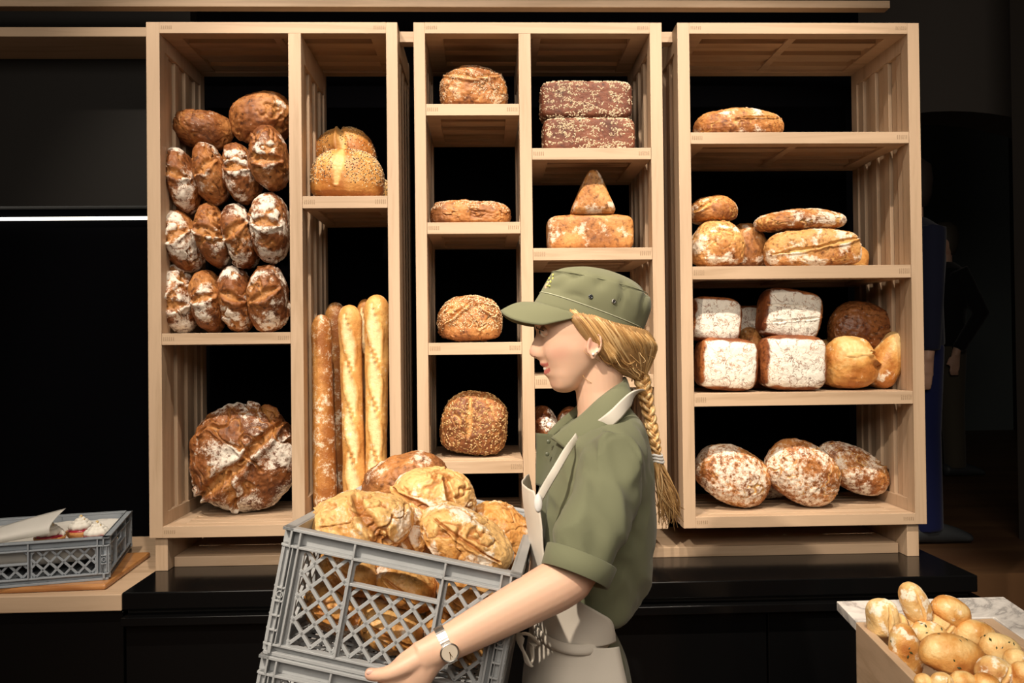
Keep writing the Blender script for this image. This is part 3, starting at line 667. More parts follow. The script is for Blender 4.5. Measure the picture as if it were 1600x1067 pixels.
crate(.4, .6, HC, TOPC-M3@np.array([0, 0, 2*HC+.001]), rot, GREY, 'lower grey crate under the heaped one, gripped by her hand, cut by the photo edge', CG)
def incrate(x, y, z): return TOPC+M3@np.array([x, y, z-HC])
G2 = 'rustic loaves in the carried crate'
cr = [  # px centre, Y, size px, depth, angle, label
 (565, 815, -.90, 158, 96, .15, -4, 'big golden loaf at the left front corner of the carried crate', [(.0, .9, .55, -.5, .20, .12), (-.1, -.9, .5, -.3, .1, .08)], dict(fb=-.12, tone=.80)),
 (634, 752, -.66, 132, 84, .14, -14, 'loaf leaning at the back of the crate, showing its smooth brown underside', [], dict(ck=.02, fb=-.12, tone=.18, p=2.3, mat=B_TAN)),
 (678, 776, -.76, 134, 88, .15, 8, 'cracked golden loaf with white flour on its left, topmost middle of the crate heap', [(-.9, .2, .2, -.3, .13, .1), (.2, .8, .6, -.4, .1, .1)], dict(fb=.08, tone=.80)),
 (727, 842, -.90, 158, 84, .14, 30, 'long golden loaf at the right front of the carried crate, sloping down right', [(-.7, .3, .7, .1, .11, .1), (.2, -.4, .9, -.3, .09, .1)], dict(fb=.0, tone=.76)),
 (781, 832, -.72, 112, 84, .14, 42, 'brown torn loaf wedged into the right corner of the crate beside the apron', [(-.4, .2, .5, -.1, .17, .13)], dict(fb=-.3, tone=.5)),
 (640, 832, -.84, 66, 86, .13, -12, 'loaf squeezed between the left front loaf and the long sloping loaf', [(-.2, .5, .2, -.5, .2, .1)], dict(fb=.05, tone=.62)),
]
for i, (cx, cy, Y, w_, h_, dp, ang, lab, scs, ov) in enumerate(cr):
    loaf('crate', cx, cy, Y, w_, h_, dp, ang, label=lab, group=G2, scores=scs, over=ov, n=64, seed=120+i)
low = [(.085, .13, .058, 'lower left'), (.19, .12, .052, 'lower front middle'), (.30, .13, .056, 'lower front right'),
       (.30, .30, .07, 'inner right'), (.14, .34, .075, 'inner left'), (.10, .12, .135, 'upper left'), (.20, .125, .128, 'upper middle'), (.315, .125, .128, 'upper right'), (.22, .48, .07, 'rear')]
words = ['low behind the left lattice', 'at the bottom behind the middle lattice', 'low behind the right lattice, above her forearm', 'deeper inside at the right', 'deeper inside at the left, near the side wall',
         'behind the left lattice just under the big corner loaf', 'right behind the handle slot', 'behind the right lattice under the long sloping loaf', 'at the far end near the woman\'s other arm']
for i, (x, y, z, nm) in enumerate(low):
    p = incrate(x, y, z)
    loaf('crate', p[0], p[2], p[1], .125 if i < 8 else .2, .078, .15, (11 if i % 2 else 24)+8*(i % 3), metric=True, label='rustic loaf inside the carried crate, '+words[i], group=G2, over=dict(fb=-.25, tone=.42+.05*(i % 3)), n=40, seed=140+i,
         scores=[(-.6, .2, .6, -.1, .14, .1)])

# ------------------------------------------------------------------ tray of tarts at the left
board = empty('cutting_board', (-1.55, .05, ZW), 'glossy orange brown wooden board under the low grey crate of tarts', 'board')
pA, pB = pz(165, 922, ZW), pz(238, 868, ZW)
dr = (pB-pA)/np.linalg.norm(pB-pA); lf = np.array([-dr[1], dr[0], 0])
def quadbox(b, p, d1, l1, d2, l2, z0, z1):
    c = [p, p+d1*l1, p+d1*l1+d2*l2, p+d2*l2]
    b.add([(q[0], q[1], z0) for q in c]+[(q[0], q[1], z1) for q in c], [(3, 2, 1, 0), (4, 5, 6, 7), (0, 1, 5, 4), (1, 2, 6, 5), (2, 3, 7, 6), (3, 0, 4, 7)])
b = MB(); quadbox(b, pA, dr, .36, lf, .50, ZW, ZW+.016)
bdm = wood('varnished_board', 'X', (.52, .25, .09), (.34, .14, .045), .22)
b.build('board', bdm, board, bevel=.006)
zr = ZW+.018+.118; fr_ = pz(171, 838, zr); br_ = pz(232, 768, zr)
d = br_-fr_; ang = math.atan2(-d[0], d[1]); Lb = .40; Wb = .60
Mz = np.array([[math.cos(ang), -math.sin(ang), 0], [math.sin(ang), math.cos(ang), 0], [0, 0, 1]])
org = fr_-Mz@np.array([Wb, 0, 0]); org[2] = ZW+.0165
crate(Wb, Lb, .1185, org, Matrix(Mz.tolist()), GREYB, 'low blue grey crate with paper and meringue tarts on the left wooden counter', low=True)
def intray(x, y, z): return org+Mz@np.array([x, y, z])
PAPER = plain('greaseproof_paper', (.62, .60, .56), .6, noise=.08, nscale=12)
# paper liner: one crumpled sheet folded up the walls
nu, nv = 60, 40; V = []; F = []
for i in range(nu):
    for j in range(nv):
        u, v_ = i/(nu-1), j/(nv-1); x = .03+u*.54; y = .022+v_*.355
        e = min(v_, 1-v_); z = .044+.055*math.exp(-(e/.05)**2)+(.05*math.exp(-((1-u)/.06)**2))*(1 if v_ > .3 else .3); z = min(z, .10)
        V.append(intray(x, y, z))
V = np.array(V); V[:, 2] += .004*fbm(V*14, 3)
F = [(i*nv+j, (i+1)*nv+j, (i+1)*nv+j+1, i*nv+j+1) for i in range(nu-1) for j in range(nv-1)]
o = mesh('paper_liner', V, F, PAPER, loc=intray(.3, .2, .02), smooth=True); o.modifiers.new('t', 'SOLIDIFY').thickness = .0008
tag(o, 'white greaseproof paper lining the low crate under the tarts', 'paper')
# curled paper sheet standing at the left
nu, nv = 44, 14; a, e = pz(8, 835, zr-.03), pz(102, 797, zr+.004); V = []
pA_, pB_ = at(-130, 800, .02), at(103, 797, .12)
for i in range(nu):
    u = i/(nu-1); top = at(-130+233*u, 850-36*u-19*max(0, u-.55)/.45-6*math.sin(u*3), .0+.11*u)
    for j in range(nv):
        v_ = j/(nv-1); bot = at(-130+208*u, 872-38*u, -.03+.05*u)
        p = top*(1-v_)+bot*v_; p = p+np.array([.0, -.035*math.sin(v_*math.pi), .0]); V.append(p)
V = np.array(V); F = [(i*nv+j, (i+1)*nv+j, (i+1)*nv+j+1, i*nv+j+1) for i in range(nu-1) for j in range(nv-1)]
o = mesh('paper_sheet', V, F, PAPER, loc=V[0], smooth=True); o.modifiers.new('t', 'SOLIDIFY').thickness = .0008
tag(o, 'curled grey white paper sheet rising to a point left of the tarts', 'paper')
MER = plain('meringue', (.80, .77, .70), .5, noise=.05, nscale=90); TOAST = plain('toasted_meringue', (.70, .50, .22), .5)
TARTC = plain('tart_crust', (.62, .28, .09), .6, noise=.3, nscale=150); BERRY = plain('berry_filling', (.35, .02, .04), .25)
def tart(px, py, Y, label, s=1.):
    c = at(px, py, Y); c[2] = org[2]+.052
    root = empty('meringue_tart', c, label, 'tart', 'meringue tarts in the low crate')
    b = MB(); n = 40; rg = []
    for r, z in ((.030, 0), (.040, .016), (.043, .026), (.039, .026), (.036, .018)):
        rg.append([c+np.array([math.cos(t)*r*(1+.03*math.cos(t*20)), math.sin(t)*r*(1+.03*math.cos(t*20)), z])*s for t in np.linspace(0, 2*math.pi, n, endpoint=False)])
    b.loft(rg); b.build('tart_shell', TARTC, root, smooth=True)
    b = MB(); b.loft([[c+np.array([math.cos(t)*r, math.sin(t)*r, z])*s for t in np.linspace(0, 2*math.pi, 24, endpoint=False)] for r, z in ((.037, .020), (.0375, .029), (.03, .031))]); b.build('berry_filling', BERRY, root, smooth=True)
    b = MB(); pts = []; rad = []
    for i in range(150):
        u = i/149; t = u*2*math.pi*3.6; r = .028*(1-u)**.8; pts.append(c+np.array([math.cos(t)*r, math.sin(t)*r, .032+.034*u])*s); rad.append(.0125*(1-u*.62)*s*(1+.12*math.sin(t*9)))
    b.tube(pts, rad, 10); b.build('meringue_swirl', MER, root, smooth=True)
    b = MB(); b.sphere(c+np.array([0, 0, .069])*s, .0045*s, 6); b.sphere(c+np.array([.010, -.004, .060])*s, .004*s, 6); b.build('toasted_tip', TOAST, root, smooth=True)
def ty(px, py, z): return float(pz(px, py, z)[1])
for px, py, lab in ((78, 842, 'left meringue tart beside the curled paper in the low crate'), (127, 832, 'middle meringue tart with red filling, highest of the three'), (152, 842, 'right meringue tart nearest the crate corner')):
    q = pz(px, py, org[2]+.07); tart(px, py, float(q[1]), lab)
for i, (x, y) in enumerate(((.06, .07), (.15, .065), (.24, .07))):
    c = intray(x+.03, y, .03); q = MB(); q.sphere(c+np.array([0, 0, .018]), (.036, .03, .02), 9)
    tag(q.build('meringue_kiss', MER, loc=c, smooth=True), ['white meringue mound seen through the front lattice far left', 'white meringue mound behind the front lattice, between two others', 'white meringue mound behind the lattice nearest the handle slot end'][i], 'meringue', 'meringue mounds behind the crate lattice')

# ------------------------------------------------------------------ marble counter and box of rolls, bottom right
mb = NT('white_marble'); v = mb.coord(); nz = mb.noise(v, 3.2, 8, .62, 1.6); ve = mb.math('ABSOLUTE', mb.math('SUBTRACT', nz, .5))
c_ = mb.ramp(ve, [(.0, (.30, .29, .28)), (.03, (.58, .56, .54)), (.12, (.80, .78, .75))]); mb.set(base_color=mb.mix(mb.math('MULTIPLY', mb.noise(v, 2, 3), .35), c_, (.60, .58, .56, 1)), roughness=.18)
ZM = .90
P0, P1, P2 = pz(1307, 939, ZM), pz(1568, 932, ZM), pz(1604, 956, ZM)
LD = pz(1337, 970, ZM)-P0; LD /= np.linalg.norm(LD); RD = P2-P1; RD /= np.linalg.norm(RD)
Q0, Q1 = pz(1337, 970, ZM), pz(1553, 964, ZM)
poly = [P0, Q0, Q1, Q1+RD*.75, P1+RD*1.0, P1]
b = MB(); n = len(poly)
b.add([(p[0], p[1], ZM-.022) for p in poly]+[(p[0], p[1], ZM) for p in poly], [tuple(range(n))[::-1], tuple(range(n, 2*n))]+[(i, (i+1) % n, n+(i+1) % n, n+i) for i in range(n)])
mt = empty('marble_counter', ((P0+P1)/2)*np.array([1, 1, 0]), 'white veined marble counter corner at the bottom right behind the box of rolls', 'counter')
b.build('marble_top', mb.m, mt, bevel=.002)
ins = lambda p, q, k: (p[0]+(q[0]-p[0])*k, p[1]+(q[1]-p[1])*k)
cen = (P1+Q1)/2+RD*.3
bp = [P1+RD*.04+np.array([-.06, -.02, 0]), Q1+RD*.02+np.array([.03, 0, 0]), Q1+RD*.72+np.array([.03, 0, 0]), P1+RD*.95+np.array([-.06, 0, 0])]
b = MB(); b.add([(p[0], p[1], 0) for p in bp]+[(p[0], p[1], ZM-.022) for p in bp], [(3, 2, 1, 0), (4, 5, 6, 7), (0, 1, 5, 4), (1, 2, 6, 5), (2, 3, 7, 6), (3, 0, 4, 7)]); b.build('cabinet_body', BLACKM, mt)
ZR = ZM+.006
B0, B1, B2 = pz(1337, 972, ZR), pz(1551, 966, ZR), pz(1430, 1067, ZR)
dx = (B1-B0); WB = np.linalg.norm(dx); dx /= WB; dy = (B2-B0)/np.linalg.norm(B2-B0); LB = .62; HB = .30
bx_ = empty('wooden_roll_box', (B0+dx*WB/2+dy*LB/2)*np.array([1, 1, 0])+np.array([0, 0, ZR-HB]), 'oak box full of golden rolls at the bottom right in front of the marble', 'box')
T_ = .018
def slab(p, d1, l1, d2, l2, z0, z1, nm, mat): b = MB(); quadbox(b, p, d1, l1, d2, l2, z0, z1); return b.build(nm, mat, bx_, bevel=.0012)
slab(B0, dx, T_, dy, LB, ZR-HB, ZR, 'side_board', WY); slab(B0+dx*(WB-T_*1.5), dx, T_*1.5, dy, LB, ZR-HB, ZR, 'side_board', WY)
slab(B0+dx*T_, dx, WB-T_*2.5, dy, T_, ZR-HB, ZR-.0005, 'back_board', WX); slab(B0+dx*T_+dy*(LB-T_), dx, WB-T_*2.5, dy, T_, ZR-HB, ZR-.0005, 'front_board', WX)
slab(B0+dx*T_+dy*T_, dx, WB-T_*2.5, dy, LB-2*T_, ZR-.075, ZR-.065, 'raised_bottom', WX)
leg0 = MB(); quadbox(leg0, B0+dx*.03+dy*.03, dx, WB-.06, dy, LB-.06, 0, ZR-HB)
tag(leg0.build('box_stand', BLACKM, loc=(B0+dx*WB/2+dy*LB/2)*np.array([1, 1, 0])), 'black stand carrying the oak box of rolls', 'stand')
G3 = 'rolls in the oak box'
rl = [ # cx, cy, w, h, ang, kind, label, over, z
 (1379, 965, 44, 56, -4, 'roll_f', 'floured square cut roll standing at the back left of the oak box', .015, dict(fb=.0, p=3.2, tone=.75)),
 (1402, 977, 30, 38, 10, 'roll', 'small pale roll between the back left roll and the tall pointed one', .02, dict(fb=-.1, tone=.8)),
 (1429, 942, 40, 68, -22, 'roll_f', 'tall pointed floured roll sticking up highest at the back of the oak box', .045, dict(fb=.05, tone=.6, p=2.4)),
 (1486, 955, 62, 44, 30, 'roll', 'matt tan roll leaning over the back board, right of the pointed one', .035, dict(fb=-.3, tone=.55)),
 (1472, 975, 52, 38, 28, 'roll_f', 'pale glossy roll with floury underside in the middle back of the box', .04, dict(fb=-.15, tone=.85)),
 (1433, 972, 30, 28, 0, 'roll', 'little round roll just under the tall pointed one', .03, dict(fb=-.3, tone=.85)),
 (1414, 1016, 46, 84, -6, 'roll_o', 'upright olive roll dusted with flour along the left board', .03, dict(fb=-.1, tone=.55)),
 (1452, 989, 54, 36, 12, 'roll_o', 'dusted olive roll above the biggest olive roll', .035, dict(fb=-.05, tone=.8)),
 (1488, 1022, 102, 60, 12, 'roll_o', 'biggest golden oval olive roll in the middle of the oak box', .055, dict(fb=-.8, tone=.62)),
 (1526, 990, 62, 40, 18, 'roll', 'golden roll behind the biggest olive roll at its right', .03, dict(fb=-.7, tone=.65)),
 (1563, 1012, 64, 42, 18, 'roll_o', 'pale olive roll at the right board of the oak box', .04, dict(fb=-.5, tone=.85)),
 (1586, 1029, 34, 30, -20, 'roll', 'small yellow roll squeezed under the pale olive roll at right', .05, dict(fb=-.6, tone=.8)),
 (1556, 1050, 60, 46, 24, 'roll_f', 'split floured bun right of the biggest olive roll near the photo edge', .05, dict(fb=.0, tone=.55)),
 (1597, 1056, 36, 44, 10, 'roll', 'orange roll at the bottom right corner of the photo', .05, dict(fb=-.8, tone=.6)),
 (1443, 1066, 28, 26, 0, 'roll', 'tiny yellow bun at the bottom edge nearest the left board', .045, dict(fb=-.7, tone=.8)),
 (1472, 1066, 34, 30, 10, 'roll_f', 'tiny split bun at the bottom edge, second from the left board', .05, dict(fb=-.3, tone=.75)),
 (1505, 1066, 42, 34, 0, 'roll', 'small golden bun at the bottom edge under the biggest olive roll', .05, dict(fb=-.6, tone=.6)),
 (1541, 1070, 40, 36, 10, 'roll', 'small shiny bun at the bottom edge under the split floured bun', .05, dict(fb=-.6, tone=.5)),
]
for i, (cx, cy, w_, h_, ang, kd, lab, dz, ov) in enumerate(rl):
    p = pz(cx, cy, ZR-.03+dz); p[1] = min(p[1], B0[1]-.055); o_ = dict(ov); o_['mat'] = B_ROLL if kd != 'roll_f' else B_OVALP
    sd = None
    if kd == 'roll_o': sd = dict(n=26, size=.008, mat=plain('olive_bits', (.05, .06, .02), .35), name='olive_bits', flat=.25)
    loaf('smooth', cx, cy, float(p[1]), w_, h_, min(w_, h_)*sc(float(p[1]))*1.05, ang, label=lab, group=G3, name='bread_roll', cat='roll', over=o_, n=36, seed=160+i, seeds=sd, scores=[(-.1, -.7, .15, .7, .16, .07)] if kd == 'roll_f' else ())

# ------------------------------------------------------------------ people
SKIN = NT('skin'); _v = SKIN.coord(); _n = SKIN.noise(_v, 30, 3)
_c = SKIN.mix(SKIN.math('MULTIPLY', _n, .25), (.78, .50, .355, 1), (.71, .42, .28, 1)); _c = SKIN.mix(SKIN.attr('blush'), _c, (.70, .33, .25, 1)); _c = SKIN.mix(SKIN.attr('lip'), _c, (.60, .17, .14, 1))
SKIN.set(base_color=_c, roughness=.48); SKIN.b.inputs['Subsurface Weight'].default_value = .12; SKIN.b.inputs['Subsurface Radius'].default_value = (.01, .004, .002); SKIN.b.inputs['Subsurface Scale'].default_value = .6
SKIN = SKIN.m
def cloth(name, col, rough=.85, weave=900):
    t = NT(name); v = t.coord(); n = t.noise(v, 9, 3); w_ = t.noise(v, weave, 2)
    c = t.mix(t.math('MULTIPLY', n, .35), (*col, 1), (*[x*.82 for x in col], 1)); c = t.mix(t.math('MULTIPLY', w_, .25), c, (*[x*.7 for x in col], 1))
    t.set(base_color=c, roughness=rough); t.b.inputs['Sheen Weight'].default_value = .15; t.b.inputs['Specular IOR Level'].default_value = .25; t.bump(w_, .15, .0006); return t.m
OLIVE = cloth('olive_cotton', (.185, .195, .115)); OLIVE2 = cloth('olive_trousers', (.13, .14, .08)); CREAM = cloth('cream_apron', (.76, .70, .61)); HAT = cloth('olive_cap_cotton', (.20, .205, .118), weave=1400)
HAIRM = NT('blond_hair'); g_ = HAIRM.n('ShaderNodeNewGeometry')
HAIRM.set(base_color=HAIRM.ramp(g_.outputs['Random Per Island'], [(0, (.30, .15, .055)), (.35, (.50, .28, .10)), (.7, (.66, .40, .16)), (1, (.80, .56, .28))]), roughness=.38); HAIRM = HAIRM.m
STEEL = plain('watch_steel', (.60, .58, .55), .34, 1.); DIAL = plain('watch_dial', (.78, .68, .55), .35); PEARL = plain('pearl', (.9, .85, .8), .2)
WHITE = plain('white_plastic', (.8, .79, .77), .4); TEETH = plain('teeth', (.85, .80, .72), .25); DARKEYE = plain('iris', (.05, .04, .035), .15); EYEW = plain('eye_white', (.75, .70, .66), .2)
THREAD = plain('pale_seam_thread', (.42, .43, .30), .8); LASH = plain('lash', (.03, .015, .01), .6)
YC = -.80
def P3(px, py, Y=YC): return at(px, py, Y)

def remesh_join(mbs, voxel, smooth=6, factor=.5):
    """join closed shells into one continuous skin"""
    V = []; F = []
    for b in mbs:
        n = len(V); V += [tuple(v) for v in b.V]; F += [[i+n for i in f] for f in b.F]
    me = bpy.data.meshes.new('tmp'); me.from_pydata(V, [], F)
    bm = bmesh.new(); bm.from_mesh(me); bmesh.ops.recalc_face_normals(bm, faces=bm.faces); bm.to_mesh(me); bm.free()
    o = bpy.data.objects.new('tmp', me); COL.objects.link(o)
    r = o.modifiers.new('r', 'REMESH'); r.mode = 'VOXEL'; r.voxel_size = voxel
    if smooth: s = o.modifiers.new('s', 'SMOOTH'); s.iterations = smooth; s.factor = factor
    dg = bpy.context.evaluated_depsgraph_get(); ev = o.evaluated_get(dg); m2 = ev.to_mesh()
    nv = len(m2.vertices); A = np.empty(nv*3); m2.vertices.foreach_get('co', A); A = A.reshape(-1, 3)
    FF = [tuple(p.vertices) for p in m2.polygons]; ev.to_mesh_clear(); bpy.data.objects.remove(o); bpy.data.meshes.remove(me)
    return A, FF

def interp(tab, x, col):
    t = np.array(tab, float); return np.interp(x, t[:, 0], t[:, col])
# head: side profile in photo pixels (row, front, wide base front, back, half width in m)
HEAD = [(424, 893, 893, 930, 0.012), (427, 874, 874, 952, 0.034), (434, 860, 860, 968, 0.052), (445, 851, 851, 981, 0.064), (460, 844, 845, 990, 0.0725), (475, 840.5, 841, 994, 0.0765), (490, 837.5, 838.5, 994, 0.0785), (500, 835.8, 837.5, 992, 0.0785), (508, 835.0, 838, 989, 0.078), (514, 836.4, 839.8, 986, 0.0772), (519, 837.8, 841.2, 984, 0.0765), (524, 836.8, 843.5, 981, 0.0755), (530, 834.0, 844.5, 977, 0.0745), (537, 830.8, 845.5, 972, 0.073), (543, 828.2, 846, 967, 0.0715), (548, 826.3, 846.5, 963, 0.07), (552, 826.6, 847, 959, 0.0685), (556, 829, 847.5, 955, 0.067), (559.5, 835.5, 848, 952, 0.0655), (562, 841.4, 849, 949, 0.0645), (565, 843.8, 850, 946, 0.0635), (568, 843.6, 851, 943, 0.062), (570.5, 843.8, 852, 940, 0.061), (572.5, 847.5, 853, 937, 0.06), (575, 851.5, 854.5, 934, 0.059), (578, 851.5, 855, 930, 0.0575), (580, 849.6, 855.5, 927, 0.0565), (583, 849.2, 856, 924, 0.055), (586, 851.2, 857, 920, 0.0535), (590, 856, 859, 916, 0.051), (594, 858, 860.5, 912, 0.0485), (599, 859.3, 862, 908, 0.045), (604, 861.2, 862.8, 904, 0.04), (608, 864.2, 866, 899, 0.034), (611, 868, 870, 893, 0.026), (613, 875, 876, 886, 0.014)]
NR, NS = 150, 128
rowsy = np.interp(np.linspace(0, 1, NR), [0, .25, 1], [424, 475, 613]); b_head = MB(); rings = []
th = np.linspace(0, 2*math.pi, NS, endpoint=False)
for py in rowsy:
    s_, bf, bk, hw = [float(interp(HEAD, py, c)) for c in (1, 2, 3, 4)]
    xc = bf+(bk-bf)*.52; ct, st = np.cos(th), np.sin(th)
    e = 2.25; k = (np.abs(ct)**e+np.abs(st)**e)**(-1/e); cx_, sy_ = ct*k, st*k
    yy = sy_*hw
    ax_f, ax_b = xc-bf, bk-xc
    X_ = np.where(cx_ > 0, xc-ax_f*cx_, xc-ax_b*cx_)
    front = sst(.25, .8, cx_)
    wn = np.interp(py, [500, 519, 535, 549, 557, 563, 570, 583, 592], [.016, .0085, .0105, .0150, .0160, .013, .023, .023, .02])
    mo = math.exp(-((py-572)/13)**4); pe_ = py+mo*6.5*np.clip(np.abs(yy)/.026, 0, 1.25)**2
    dep = interp(HEAD, pe_, 2)-interp(HEAD, pe_, 1); X_ -= np.where(np.abs(yy) < .05, dep, 0)*np.exp(-(yy/wn)**2)*front
    # eye sockets, lids, cheek fullness of the smile, smile fold
    g = lambda y0, p0, wy, wp: np.exp(-((np.abs(yy)-y0)/wy)**2-((py-p0)/wp)**2)
    X_ += 6.5*g(.031, 518, .014, 8)*front - 2.4*g(.031, 520, .011, 5)*front - 2.2*g(.034, 505, .02, 5)*front
    X_ -= 3.4*g(.040, 553, .017, 13)*front; X_ += 1.5*g(.027, 560, .006, 9)*front
    Yv = yy+np.sign(yy)*.0025*g(.055, 545, .02, 14)
    ring = []
    for x_, y_ in zip(X_, Yv):
        p = P3(x_, py, YC); ring.append((p[0], YC+y_, p[2]))
    rings.append(ring)
b_head.loft(rings)
parts = [b_head]
b = MB(); pts = [P3(932, 545), P3(934, 580), P3(937, 610), P3(942, 640), P3(946, 675)]
b.tube(pts, [(.050, .056), (.049, .053), (.047, .051), (.050, .056), (.060, .080)], 28, flat=(0, 1, 0)); parts.append(b)   # neck
b = MB(); b.tube([P3(945, 655), P3(950, 675), P3(948, 705), P3(940, 760), P3(935, 830), P3(918, 920), P3(902, 985), P3(900, 1040), P3(905, 1100), P3(905, 1150)],
       [(.04, .06), (.060, .12), (.075, .155), (.088, .145), (.084, .130), (.060, .110), (.044, .10), (.046, .108), (.05, .12), (.05, .12)], 28, flat=(0, 1, 0)); parts.append(b)
# ears
for s in (-1, 1):
    b = MB(); e0 = np.array(P3(920, 541)); e0[1] = YC+s*.0765
    outl = []
    for t in np.linspace(0, 2*math.pi, 26, endpoint=False):
        r = .0155+.004*math.sin(t)**3; outl.append(e0+np.array([math.cos(t)*r*.78+.003*math.sin(t), s*(.004+.006*max(0, math.cos(t-.5))), math.sin(t)*r*1.25]))
    b.tube(outl+[outl[0]], .0030, 8, cap=True); parts.append(b)
    b = MB(); b.sphere(e0+np.array([0, -s*.001, 0]), (.0115, .0045, .019), 8); parts.append(b)
    b = MB(); b.sphere(e0+np.array([-.002, s*.003, -.0195]), (.0065, .0042, .0065), 7); parts.append(b)
# near arm: shoulder, upper arm, elbow, forearm to wrist
WR = np.array(P3(683, 1014, -1.125)); EL = np.array(P3(893, 902, -1.075)); SH = np.array(P3(955, 722, -.965))
b = MB(); b.tube([SH+np.array([-.0, .08, .01]), SH, SH*.55+EL*.45+np.array([0, .014, 0]), EL+np.array([.012, .005, .02]), EL+np.array([-.003, 0, -.006])], [(.04, .045), .038, .036, .041, .036], 22); parts.append(b)
fa = spline([EL+np.array([.022, 0, .012]), EL, EL*.8+WR*.2, EL*.55+WR*.45, EL*.25+WR*.75, WR, WR*1.12-EL*.12], 20)
fr = np.interp(np.linspace(0, 1, 20), [0, .12, .28, .5, .75, .92, 1], [.024, .038, .0415, .037, .0285, .0245, .026])
fr2 = np.interp(np.linspace(0, 1, 20), [0, .12, .28, .5, .75, .92, 1], [.024, .036, .039, .033, .0245, .0195, .019])
b = MB(); b.tube(fa, [(a, c) for a, c in zip(fr, fr2)], 22, flat=(0, 1, 0)); parts.append(b)
# hand: palm, four curled fingers, thumb
def H(px, py, Y): return np.array(P3(px, py, Y))
b = MB(); b.tube([H(688, 1012, -1.122), H(668, 1026, -1.126), H(648, 1046, -1.130), H(630, 1068, -1.130), H(616, 1086, -1.127)], [(.024, .019), (.029, .019), (.034, .018), (.037, .0165), (.034, .014)], 20, flat=(0, 1, 0)); parts.append(b)
FINGERS = [[H(598, 1074, -1.131), H(585, 1100, -1.137), H(582, 1124, -1.128), H(588, 1140, -1.108), H(596, 1146, -1.09)],
           [H(613, 1088, -1.135), H(602, 1116, -1.142), H(600, 1144, -1.131), H(606, 1160, -1.108), H(614, 1164, -1.088)],
           [H(630, 1098, -1.135), H(622, 1126, -1.142), H(621, 1152, -1.130), H(626, 1167, -1.108), H(634, 1170, -1.09)],
           [H(648, 1100, -1.130), H(643, 1124, -1.135), H(643, 1144, -1.124), H(647, 1156, -1.106), H(652, 1158, -1.092)]]
for f_, r in zip(FINGERS, (.0090, .0094, .0090, .0078)):
    b = MB(); q = spline([H(645, 1058, -1.128)*.5+f_[0]*.5]+f_, 16); b.tube(q, np.interp(np.linspace(0, 1, 16), [0, .3, .6, .93, 1], [r*1.15, r*1.1, r, r*.85, r*.45]), 12); parts.append(b)
TH = [H(655, 1028, -1.132), H(634, 1040, -1.140), H(612, 1050, -1.142), H(592, 1054, -1.139), H(577, 1053, -1.133), H(571, 1053, -1.131)]
b = MB(); q = spline(TH, 16); b.tube(q, np.interp(np.linspace(0, 1, 16), [0, .3, .55, .85, 1], [.017, .0135, .0105, .0095, .0045]), 14); parts.append(b)
b = MB(); b.tube([H(650, 1030, -1.134), H(625, 1052, -1.134), H(606, 1070, -1.132)], [.014, .016, .012], 12); parts.append(b)     # web of the thumb
# far arm round the back of the crate
SH2 = np.array(P3(950, 715, -.64)); EL2 = np.array(P3(905, 880, -.44)); WR2 = np.array(P3(740, 905, -.405))
b = MB(); b.tube([SH2-np.array([0, .08, 0]), SH2, (SH2+EL2)/2, EL2], [.06, .056, .047, .038], 18); parts.append(b)
b = MB(); b.tube(spline([EL2+np.array([.02, 0, .015]), EL2, (EL2+WR2)/2, WR2], 12), np.interp(np.linspace(0, 1, 12), [0, .3, 1], [.03, .037, .024]), 18); parts.append(b)
b = MB(); b.tube([WR2, WR2+np.array([-.045, .005, -.03]), WR2+np.array([-.085, .005, -.055])], [(.026, .018), (.036, .016), (.034, .013)], 14, flat=(0, 1, 0)); parts.append(b)
for k in range(4):
    b = MB(); o0 = WR2+np.array([-.070-.010*k, .004, -.075+.017*k]); b.tube([o0, o0+np.array([-.03, .0, -.02]), o0+np.array([-.05, -.015, -.035]), o0+np.array([-.052, -.028, -.046])], [.0095, .009, .0085, .006], 10); parts.append(b)
b = MB(); b.tube([WR2+np.array([-.02, 0, .01]), WR2+np.array([-.05, -.004, .02]), WR2+np.array([-.08, -.012, .015])], [.014, .011, .007], 10); parts.append(b)
# legs
for s in (-1, 1):
    hy = YC+s*.09; b = MB(); x0 = P3(905, 1100)[0]
    b.tube([(x0, hy, .92), (x0-.005, hy, .80), (x0-.01, hy, .62), (x0-.012, hy, .48), (x0+.005, hy, .32), (x0+.012, hy, .12), (x0+.012, hy, .06)], [.06, .065, .060, .050, .050, .036, .036], 20); parts.append(b)
    b = MB(); b.tube([(x0+.03, hy, .05), (x0-.03, hy, .045), (x0-.12, hy, .03), (x0-.16, hy, .026)], [(.035, .03), (.035, .032), (.022, .04), (.015, .032)], 16, flat=(0, 1, 0)); parts.append(b)
A, FF = remesh_join(parts, .0028, 4, .45)
# lips and cheeks by place
def inpoly(x, y, poly):
    r = np.zeros(len(x), bool); j = len(poly)-1
    for i in range(len(poly)):
        xi, yi = poly[i]; xj, yj = poly[j]; c = ((yi > y) != (yj > y)) & (x < (xj-xi)*(y-yi)/(yj-yi+1e-12)+xi); r ^= c; j = i
    return r
def topx(A, Y=YC):   # px of the point slid to the head's middle plane
    d = np.stack([A[:, 0], np.full(len(A), Y), A[:, 2]], 1)-CAM; z = d@AX[2]; return 800+FPX*(d@AX[0])/z, 533.5-FPX*(d@AX[1])/z
pxs, pys = topx(A); nearhead = np.abs(A[:, 1]-YC) < .036
lip = (inpoly(pxs, pys, [(840, 569.5), (844, 566.8), (850, 566.5), (861, 566), (858, 570), (853, 572.5), (848, 573.5), (842, 573)]) | inpoly(pxs, pys, [(845, 587), (846, 579), (850, 578), (855, 575), (861, 567), (860, 574), (856, 582), (851, 586)]))*nearhead*(np.abs(A[:, 1]-YC) < .03)
